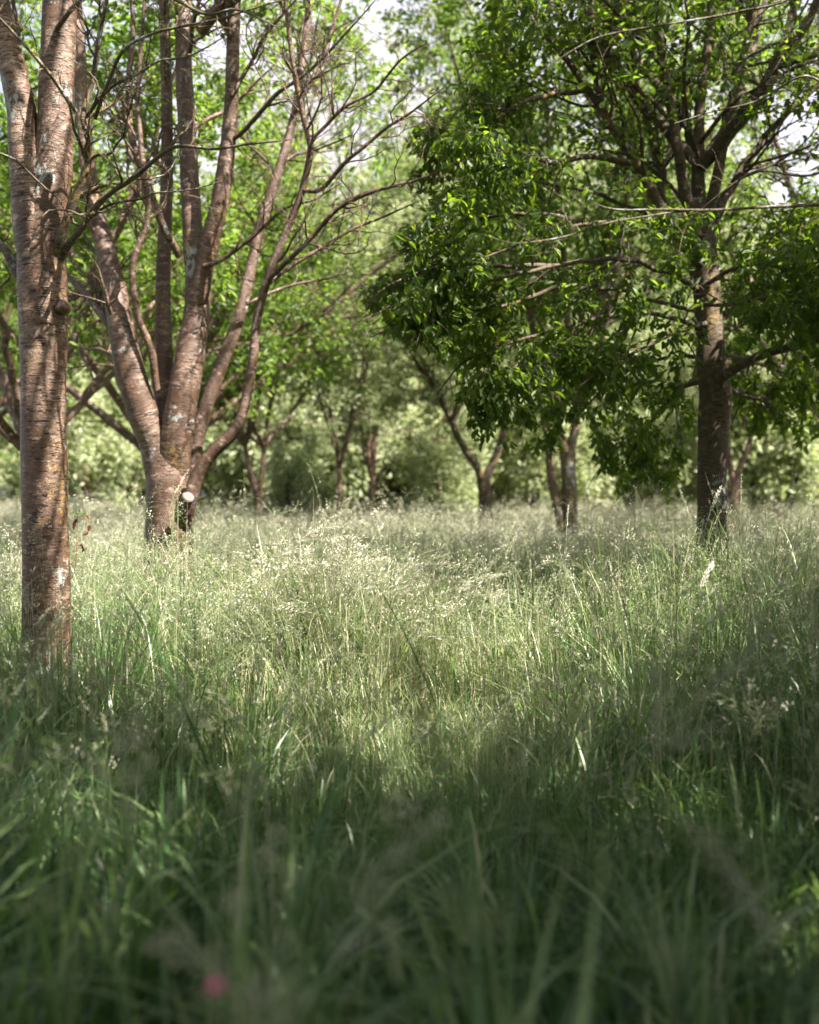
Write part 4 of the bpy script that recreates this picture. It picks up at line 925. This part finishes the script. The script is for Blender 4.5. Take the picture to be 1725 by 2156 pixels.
def middle():
    mid_tree('tree', 'two-stemmed tree with orange-lichened trunk in the shade of the dark crown', *PX(1198, 0, 21)[[0, 1]], 21, 13.0,
        forks=dict(trunk=[(1200, 1200), (1200, 1120), (1200, 1060), (1198, 1000), (1195, 950)], tr=[20, 17, 16, 16, 17],
                   stems=[([(1190, 1200), (1182, 1110), (1172, 1060), (1162, 1010), (1158, 960), (1150, 900), (1130, 800), (1120, 700)], [11, 10, 10, 10, 9, 8, 6, 3])],
                   forks=[([(1195, 960), (1180, 915), (1172, 880)], [11, 10, 9]), ([(1196, 960), (1210, 910), (1216, 860)], [11, 10, 9])]),
        spread=4.4, nl=13, leafn=12, low=2.7, r0=.14, tilt=(.1, .8), bark=M_BARK3)
    mid_tree('tree', 'brown tree with a clean Y fork just left of the dark crown', *PX(1020, 0, 28)[[0, 1]], 22, 9.5,
        forks=dict(trunk=[(1022, 1160), (1022, 1090), (1021, 1050), (1019, 1005)], tr=[16, 14, 13.5, 15],
                   forks=[([(1017, 1010), (1000, 975), (982, 950), (962, 915), (952, 890)], [10, 8, 8, 7, 6]), ([(1022, 1010), (1038, 975), (1052, 940), (1062, 900), (1068, 870)], [10, 9, 8, 7, 6])]),
        spread=3.6, nl=12, leafn=13, low=2.5, r0=.07, leaf=M_LEAFP, bark=M_BARK3, tilt=(.1, 1.0), up=-.04)
    mid_tree('tree', 'small dark tree with a narrow fork right of the fanning cherry', *PX(545, 0, 26)[[0, 1]], 23, 7.6,
        forks=dict(trunk=[(546, 1180), (545, 1110), (545, 1060), (541, 1025)], tr=[12, 11, 10.5, 12],
                   forks=[([(540, 1030), (529, 1000), (521, 970), (516, 940)], [8, 7, 6, 5]), ([(542, 1030), (551, 1000), (555, 970), (556, 940)], [7, 6, 5, 5])]),
        spread=3.0, nl=9, leafn=10, low=2.5, r0=.10, tilt=(.3, 1.2), leaf=M_LEAF)
    mid_tree('tree', 'slim tree with a pale sunlit trunk in the middle of the clearing', *PX(775, 0, 34)[[0, 1]], 24, 7.6, z0=1.8, spread=3.4, nl=8, leafn=7, low=1.9, r0=.12, tilt=(.1, .8), up=-.04, leaf=M_LEAFP, n3=4)
    mid_tree('tree', 'thin brown young tree left of the pale sunlit trunk', *PX(705, 0, 27)[[0, 1]], 25, 7.4, z0=2.0, up=-.04, spread=2.8, nl=6, leafn=7, low=2.1, r0=.06, tilt=(.1, .85), leaf=M_LEAFP)
    mid_tree('tree', 'leaning forked tree half hidden behind the straight brown trunk', *PX(1545, 0, 25)[[0, 1]], 26, 8.5,
        forks=dict(trunk=[(1546, 1180), (1545, 1100), (1544, 1050), (1546, 1010)], tr=[14, 12, 12, 12],
                   forks=[([(1546, 1015), (1560, 980), (1575, 945), (1585, 910)], [8, 7, 6, 5]), ([(1544, 1015), (1535, 960), (1530, 900)], [8, 6, 5])]),
        spread=3.0, nl=7, leafn=10, low=3.0, r0=.12, leaf=M_LEAFP)
    mid_tree('tree', 'purplish trunk splitting into a V beyond the straight brown trunk', *PX(1590, 0, 36)[[0, 1]], 27, 8.5,
        forks=dict(trunk=[(1590, 1140), (1590, 1080), (1589, 1040), (1588, 1000)], tr=[13, 11, 11, 11],
                   forks=[([(1586, 1005), (1574, 970), (1560, 940)], [7, 6, 5]), ([(1592, 1005), (1605, 960), (1612, 920)], [7, 5, 5])]),
        spread=3.0, nl=7, leafn=10, low=3.0, r0=.13, leaf=M_LEAFP)
    mid_tree('tree', 'slender pale-barked tree seen below the dark crown', *PX(1370, 0, 40)[[0, 1]], 28, 8, z0=2.4, spread=3.2, nl=7, leafn=10, low=2.8, r0=.11, leaf=M_LEAFP)
    mid_tree('tree', 'dark green tree behind the closest trunk, between it and the fanning cherry', -5.0, 14.5, 29, 9.4, z0=1.9, spread=3.8, nl=11, leafn=10, low=2.1, r0=.10, tilt=(.3, .9))
    mid_tree('tree', 'bushy green tree behind the fanning cherry', -4.4, 19.5, 30, 11.5, z0=2.0, spread=4.4, nl=12, leafn=10, low=2.6, r0=.15)
    mid_tree('tree', 'tall bright green tree rising over the clearing', 1.2, 46.0, 32, 22.5, z0=3.5, spread=7.5, nl=15, ls=.20, leafn=10, low=4.6, r0=.17, tilt=(.1, .8), leaf=M_LEAFP, tshift=.1)
    mid_tree('tree', 'green tree behind the dark crown with thin upright boughs', 7.6, 19.5, 33, 12.5, z0=2.4, spread=3.8, nl=9, leafn=10, low=3.6, r0=.15, leaf=M_LEAF)
    mid_tree('tree', 'tree at the far edge right of the V-shaped trunk', 11.5, 27.0, 34, 8.5, z0=2.2, spread=3.6, nl=8, leafn=10, low=3.2, r0=.14, leaf=M_LEAFP)
    mid_tree('tree', 'bushy tree behind the left edge of the meadow', -9.6, 23.5, 35, 9.0, z0=1.8, spread=3.8, nl=9, leafn=10, low=1.3, r0=.15, leaf=M_LEAF)

# ---- the wood edge beyond: a few kinds copied
def copy_tree(src, loc, rot, sc, label):
    r = src.copy(); SC.collection.objects.link(r); r.location = loc; r.rotation_euler = (0, 0, rot); r.scale = sc; r['label'] = label
    for ch in src.children:
        c = ch.copy(); SC.collection.objects.link(c); c.parent = r
    return r

def far_tree(seed, leaf, shrub=False):
    T = Tree('hedge_shrub' if shrub else 'woodland_tree', '', (0, 0, 0), M_BARK3, leaf, seed, 'shrubs along the far meadow edge' if shrub else 'trees of the wood beyond the meadow', cat='shrub' if shrub else 'tree', leafsize=0.20 if not shrub else .15)
    rs = T.rs
    if shrub:
        T.trunk([(0, 0, -.1), (0, 0, .4), (.05, 0, .8)], [.10, .08, .07], 0, world=True, step=.1, sides=8)
        for k in range(7):
            p = grow_path(rs, (0, 0, .3), k * .9, rs.uniform(.2, 1.2), rs.uniform(1.6, 2.8), up=.12)
            T.limb(p, [.05, .03, .01], 0, world=True, sides=6, lv=dict(n1=8, l1=1.1, n2=6, l2=.6, leaf=16, up=.1, spread=.1))
    else:
        T.trunk([(0, 0, -.1), (0, 0, 1), (.1, 0, 2.2), (0, 0.1, 4.5), (0, 0, 7)], [.28, .22, .2, .16, .08], 0, world=True, step=.2, sides=12)
        for k in range(14):
            z = 1.1 + 6.4 * k / 14
            p = grow_path(rs, (0, 0, z), k * 2.4 + rs.uniform(-.3, .3), rs.uniform(.5, 1.15) if k < 11 else rs.uniform(.05, .4), rs.uniform(3.4, 4.8) - .12 * k, up=.05)
            T.limb(p, [.09, .06, .03, .012], 0, world=True, sides=6, lv=dict(n1=9, l1=2.0, n2=6, l2=1.0, n3=3, l3=.5, leaf=6, up=.1, spread=.12))
    T.done(); return T.e

def woods():
    rs = np.random.RandomState(9)
    A = [far_tree(41, M_LEAFP), far_tree(42, M_LEAF), far_tree(43, M_LEAFP)]
    Bs = [far_tree(44, M_LEAFP, True), far_tree(45, M_LEAFP, True)]
    kinds = ['pale green tree', 'dark green tree', 'light green tree']
    rows = [(50, 8, 6.4, 1.35), (62, 8, 7.6, 1.75), (78, 8, 9.4, 2.3)]
    rown = ['near the meadow edge', 'in the second row of the wood', 'at the back of the wood']
    place = ['at the left edge', 'behind the closest cherry trunk', 'behind the fanning cherry', 'behind the narrow-forked tree', 'behind the pale sunlit trunk', 'behind the Y-forked tree', 'behind the two-stemmed tree', 'behind the dark leafy crown', 'behind the straight brown trunk', 'at the right edge', 'at the far right']
    young_bushes(Bs)
    used = set(); n = 0
    for ri, (y, _, gap, sc) in enumerate(rows):
        m = 9
        for k in range(m):
            x = (k - (m - 1) / 2) * gap + rs.uniform(-1, 1); yy = y + rs.uniform(-3, 3)
            u = 862.5 + x / yy * FPX
            pi = int(np.clip(np.searchsorted([40, 230, 460, 640, 900, 1110, 1290, 1460, 1610, 1750], u), 0, 10))
            src = n % 3; lab = f"{kinds[src]} {rown[ri]}, {place[pi]}"
            q = ['', ' with a broad crown', ' with a tall crown', ' with a ragged crown']; j = 0
            while lab + q[j] in used and j < 3: j += 1
            lab += q[j]; used.add(lab)
            s = sc * rs.uniform(.85, 1.15)
            if n < 3:
                A[src].location = (x, yy, 0); A[src].scale = (s, s, s * rs.uniform(.9, 1.1)); A[src]['label'] = lab
            else: copy_tree(A[src], (x, yy, 0), rs.uniform(0, 6.28), (s, s, s * rs.uniform(.9, 1.1)), lab)
            n += 1
    n = 0
    for k in range(24):
        y = (43 if k < 13 else 54) + rs.uniform(-3, 4); x = (k - 6) * 3.1 + rs.uniform(-.6, .6) if k < 13 else (k - 18) * 4.2 + rs.uniform(-.8, .8)
        u = 862.5 + x / y * FPX
        pi = int(np.clip(np.searchsorted([40, 230, 460, 640, 900, 1110, 1290, 1460, 1610, 1750], u), 0, 10))
        src = n % 2; lab = f"{['bushy', 'loose'][src]} pale green shrub {'at the far edge of the meadow' if k < 13 else 'under the first trees of the wood'}, {place[pi]}"
        q = ['', ', the rounder one', ', the taller one', ', the lower one']; j = 0
        while lab + q[j] in used and j < 3: j += 1
        lab += q[j]; used.add(lab); s = rs.uniform(1.0, 1.5) * (1 if k < 13 else 1.4)
        if n < 2: Bs[src].location = (x, y, 0); Bs[src].scale = (s, s, s * .9); Bs[src]['label'] = lab
        else: copy_tree(Bs[src], (x, y, 0), rs.uniform(0, 6.28), (s, s, s * .9), lab)
        n += 1

def young_bushes(src):
    for i, (u, y, sc, lab) in enumerate([(612, 30, .85, 'low bush just right of the foot of the narrow-forked tree'), (940, 33, 1.0, 'small bush touching the foot of the Y-forked tree'), (640, 40, 1.7, 'pale bush with leaves down to the grass, right of the narrow-forked tree'), (890, 41, 1.7, 'yellowish green bush left of the Y-forked tree'),
        (960, 41, 1.9, 'tall pale bush just behind the Y-forked tree'), (1115, 37, 1.6, 'pale bush between the Y-forked and the two-stemmed tree'), (330, 42, 2.0, 'pale bush showing behind the foot of the fanning cherry'),
        (200, 36, 1.6, 'pale bush between the closest trunk and the fanning cherry'), (730, 40, 1.9, 'tall pale bush behind the slim sunlit trunk'), (1330, 38, 1.5, 'low pale bush under the hanging sprays of the dark crown'), (1660, 36, 1.7, 'pale bush right of the V-shaped trunk'), (470, 44, 2.2, 'tall pale bush between the fanning cherry and the narrow-forked tree')]):
        x = (u - 862.5) / FPX * y
        copy_tree(src[i % 2], (x, y, 0), 1.7 * i, (sc, sc, sc * 1.1), lab)['group'] = 'bushes among the farther trees'

def special_grass():
    g = 'tall single grass stalks'
    stalk('tall straw-coloured grass spike in front of the straight brown trunk', 1518, 1020, 6.6, 2, 1, .16, 0.3, 1.5, 60, .95, group=g)
    stalk('slim pale grass spike curving before the straight brown trunk, beside the tall spike', 1532, 1046, 6.7, 2, 1, .22, 0.5, .9, 30, .9, group=g)
    stalk('plump pale spike low in front of the straight brown trunk', 1502, 1180, 6.2, 2, 1, .24, 0.6, 2.0, 60, .95, group=g)
    stalk('pinkish upright spike right of the bright panicle clump', 1088, 1128, 7.0, 2, 1, .18, 0.3, 1.7, 60, .9, group=g)
    stalk('lone upright cocksfoot head standing above the bright panicle clump', 803, 1062, 6.7, 1, 1, .12, 0.3, 1.7, 60, .6, group=g)
    stalk('thin dark arching grass right of the bright panicle clump', 945, 1078, 7.3, 0, 1, .35, 0.2, .8, 26, .1, group=g)
    stalk('pale bent grass head at the left edge beside the closest trunk', 62, 1085, 6.0, 2, 1, .25, .3, 1.6, 50, .9, group=g)
    for i, (px, py, az, ln, sc, lab) in enumerate([
        (768, 1092, 0.1, .55, 1.35, 'highest arching silvery panicle of the bright clump in the clearing'), (690, 1150, 3.0, .5, 1.5, 'silvery panicle leaning left at the side of the bright clump'),
        (735, 1118, .4, .5, 1.4, 'silvery panicle under the highest one in the bright clump'), (760, 1180, -.3, .6, 1.4, 'drooping silvery panicle low in the middle of the bright clump'),
        (652, 1196, 3.3, .45, 1.4, 'silvery panicle at the far left of the bright clump'), (838, 1168, .2, .5, 1.2, 'silvery panicle leaning right at the side of the bright clump'),
        (612, 1168, 2.9, .6, 1.1, 'arched pale straw stalk left of the bright clump'), (1068, 1215, .1, .55, 1.1, 'bent straw stalk right of the bright clump')]):
        stalk(lab, px, py, 6.8 + .12 * (i % 3) - .1, 0, 1, ln, az, sc, 70, .85, group='silvery panicles of the bright clump')
    # out of focus heads close to the camera
    for i, (px, py, d, kind, lab) in enumerate([
        (1010, 1500, 2.3, 1, 'blurred olive grass head low in front of the sunlit patch'), (590, 1745, 1.7, 1, 'blurred yellowish grass head left of the trodden dip'),
        (1440, 1700, 2.0, 0, 'blurred beige panicle in the lower right grass'), (345, 1950, 1.45, 0, 'large blurred panicle in the lower left corner grass'),
        (1380, 1390, 2.6, 0, 'blurred panicle at the right of the sunlit patch'), (1620, 1330, 2.4, 0, 'blurred beige panicle near the right edge'),
        (930, 1690, 1.9, 0, 'blurred slanting panicle over the trodden dip'), (90, 1330, 3.0, 1, 'blurred grass head in front of the foot of the closest trunk'),
        (700, 1330, 3.4, 1, 'softly blurred grass head left of the sunlit patch')]):
        stalk(lab, px, py, d, kind, 1, .3, .5 + i, 1.3, 80, .0, group='blurred grass heads close to the camera', r=.0018)
    # two long dark blades
    for lab, p0, p1, d, w_ in (('long dark grass stem leaning across the bright clump', (860, 1390), (745, 1165), 5.2, .007), ('long dark grass blade leaning over the grass beside the closest trunk', (380, 1520), (225, 1190), 4.4, .011)):
        a = Acc(); A_ = PX(*p0, d); B_ = PX(*p1, d - .1); e = A_ + (A_ - B_) * .8; e[2] = max(0.0, e[2])
        t = np.linspace(0, 1, 14)[:, None]; P = e * (1 - t) + B_ * t + np.array([0, 0, 1]) * (np.sin(t * 3.14) * .09)
        W = unit(np.array([.8, .3, .35])) * (w_ / 2) * (1 - t ** 4)
        Nn = np.array([.2, -1, 0]) * .0015
        V = np.stack([P - W, P + Nn, P + W], 1).reshape(-1, 3); b = (np.arange(13) * 3)[:, None]
        Q = np.concatenate([b + np.array([[0, 1, 4, 3]]), b + np.array([[1, 2, 5, 4]])]); a.add(V, Q, None, None, np.full(len(V), .12))
        tag(a.build('grass_blade', M_GRASS, None, tuple(e), use='tint'), lab, 'grass blade')
    # the small pink flower at the bottom of the picture
    d = 1.25; c = PX(452, 2082, d)
    e = empty('pink_flower', (c[0], c[1], gz(c[0], c[1])), 'small bright pink flower blurred low in the foreground grass', 'flower')
    m, n, b = newmat("pink_petal"); tc = N(n, 'ShaderNodeTexCoord'); t = noise(n, tc.outputs['Object'], 120); r = ramp(n, [(0.3, (0.55, 0.03, 0.22)), (0.7, (0.90, 0.08, 0.42))]); n.links.new(t.outputs[0], r.inputs[0]); n.links.new(r.outputs[0], b.inputs['Base Color'])
    org = np.array([c[0], c[1], gz(c[0], c[1])])
    s = Acc(); P = np.array([org, org + (c - org) * .5 + (.01, 0, 0), c]); tubes(s, P[None], np.array([[.0015, .0013, .001]]), 5, tint=np.array([.3])); s.build('stem', M_GRASS, e, org, use='tint')
    rs = np.random.RandomState(2); p = Acc()
    for k in range(5):
        az = 1.2566 * k + .3; D = np.array([math.cos(az), math.sin(az) * .8 - .3, .45]); D = unit(D); W = unit(np.cross(D, (0, -.3, 1))); L = .0075; h = .0048
        pts = np.array([c, c + D * L * .5 + W * h, c + D * L * .95 + W * h * .9 + (0, 0, .002), c + D * L, c + D * L * .95 - W * h * .9 + (0, 0, .002), c + D * L * .5 - W * h])
        p.add(pts, [[0, 1, 2, 3], [0, 3, 4, 5]])
    p.build('petals', m, e, org)

near_cherry()
forked_cherry()
leafy_tree()
around()
middle()
woods()
ground()
meadow()
special_grass()
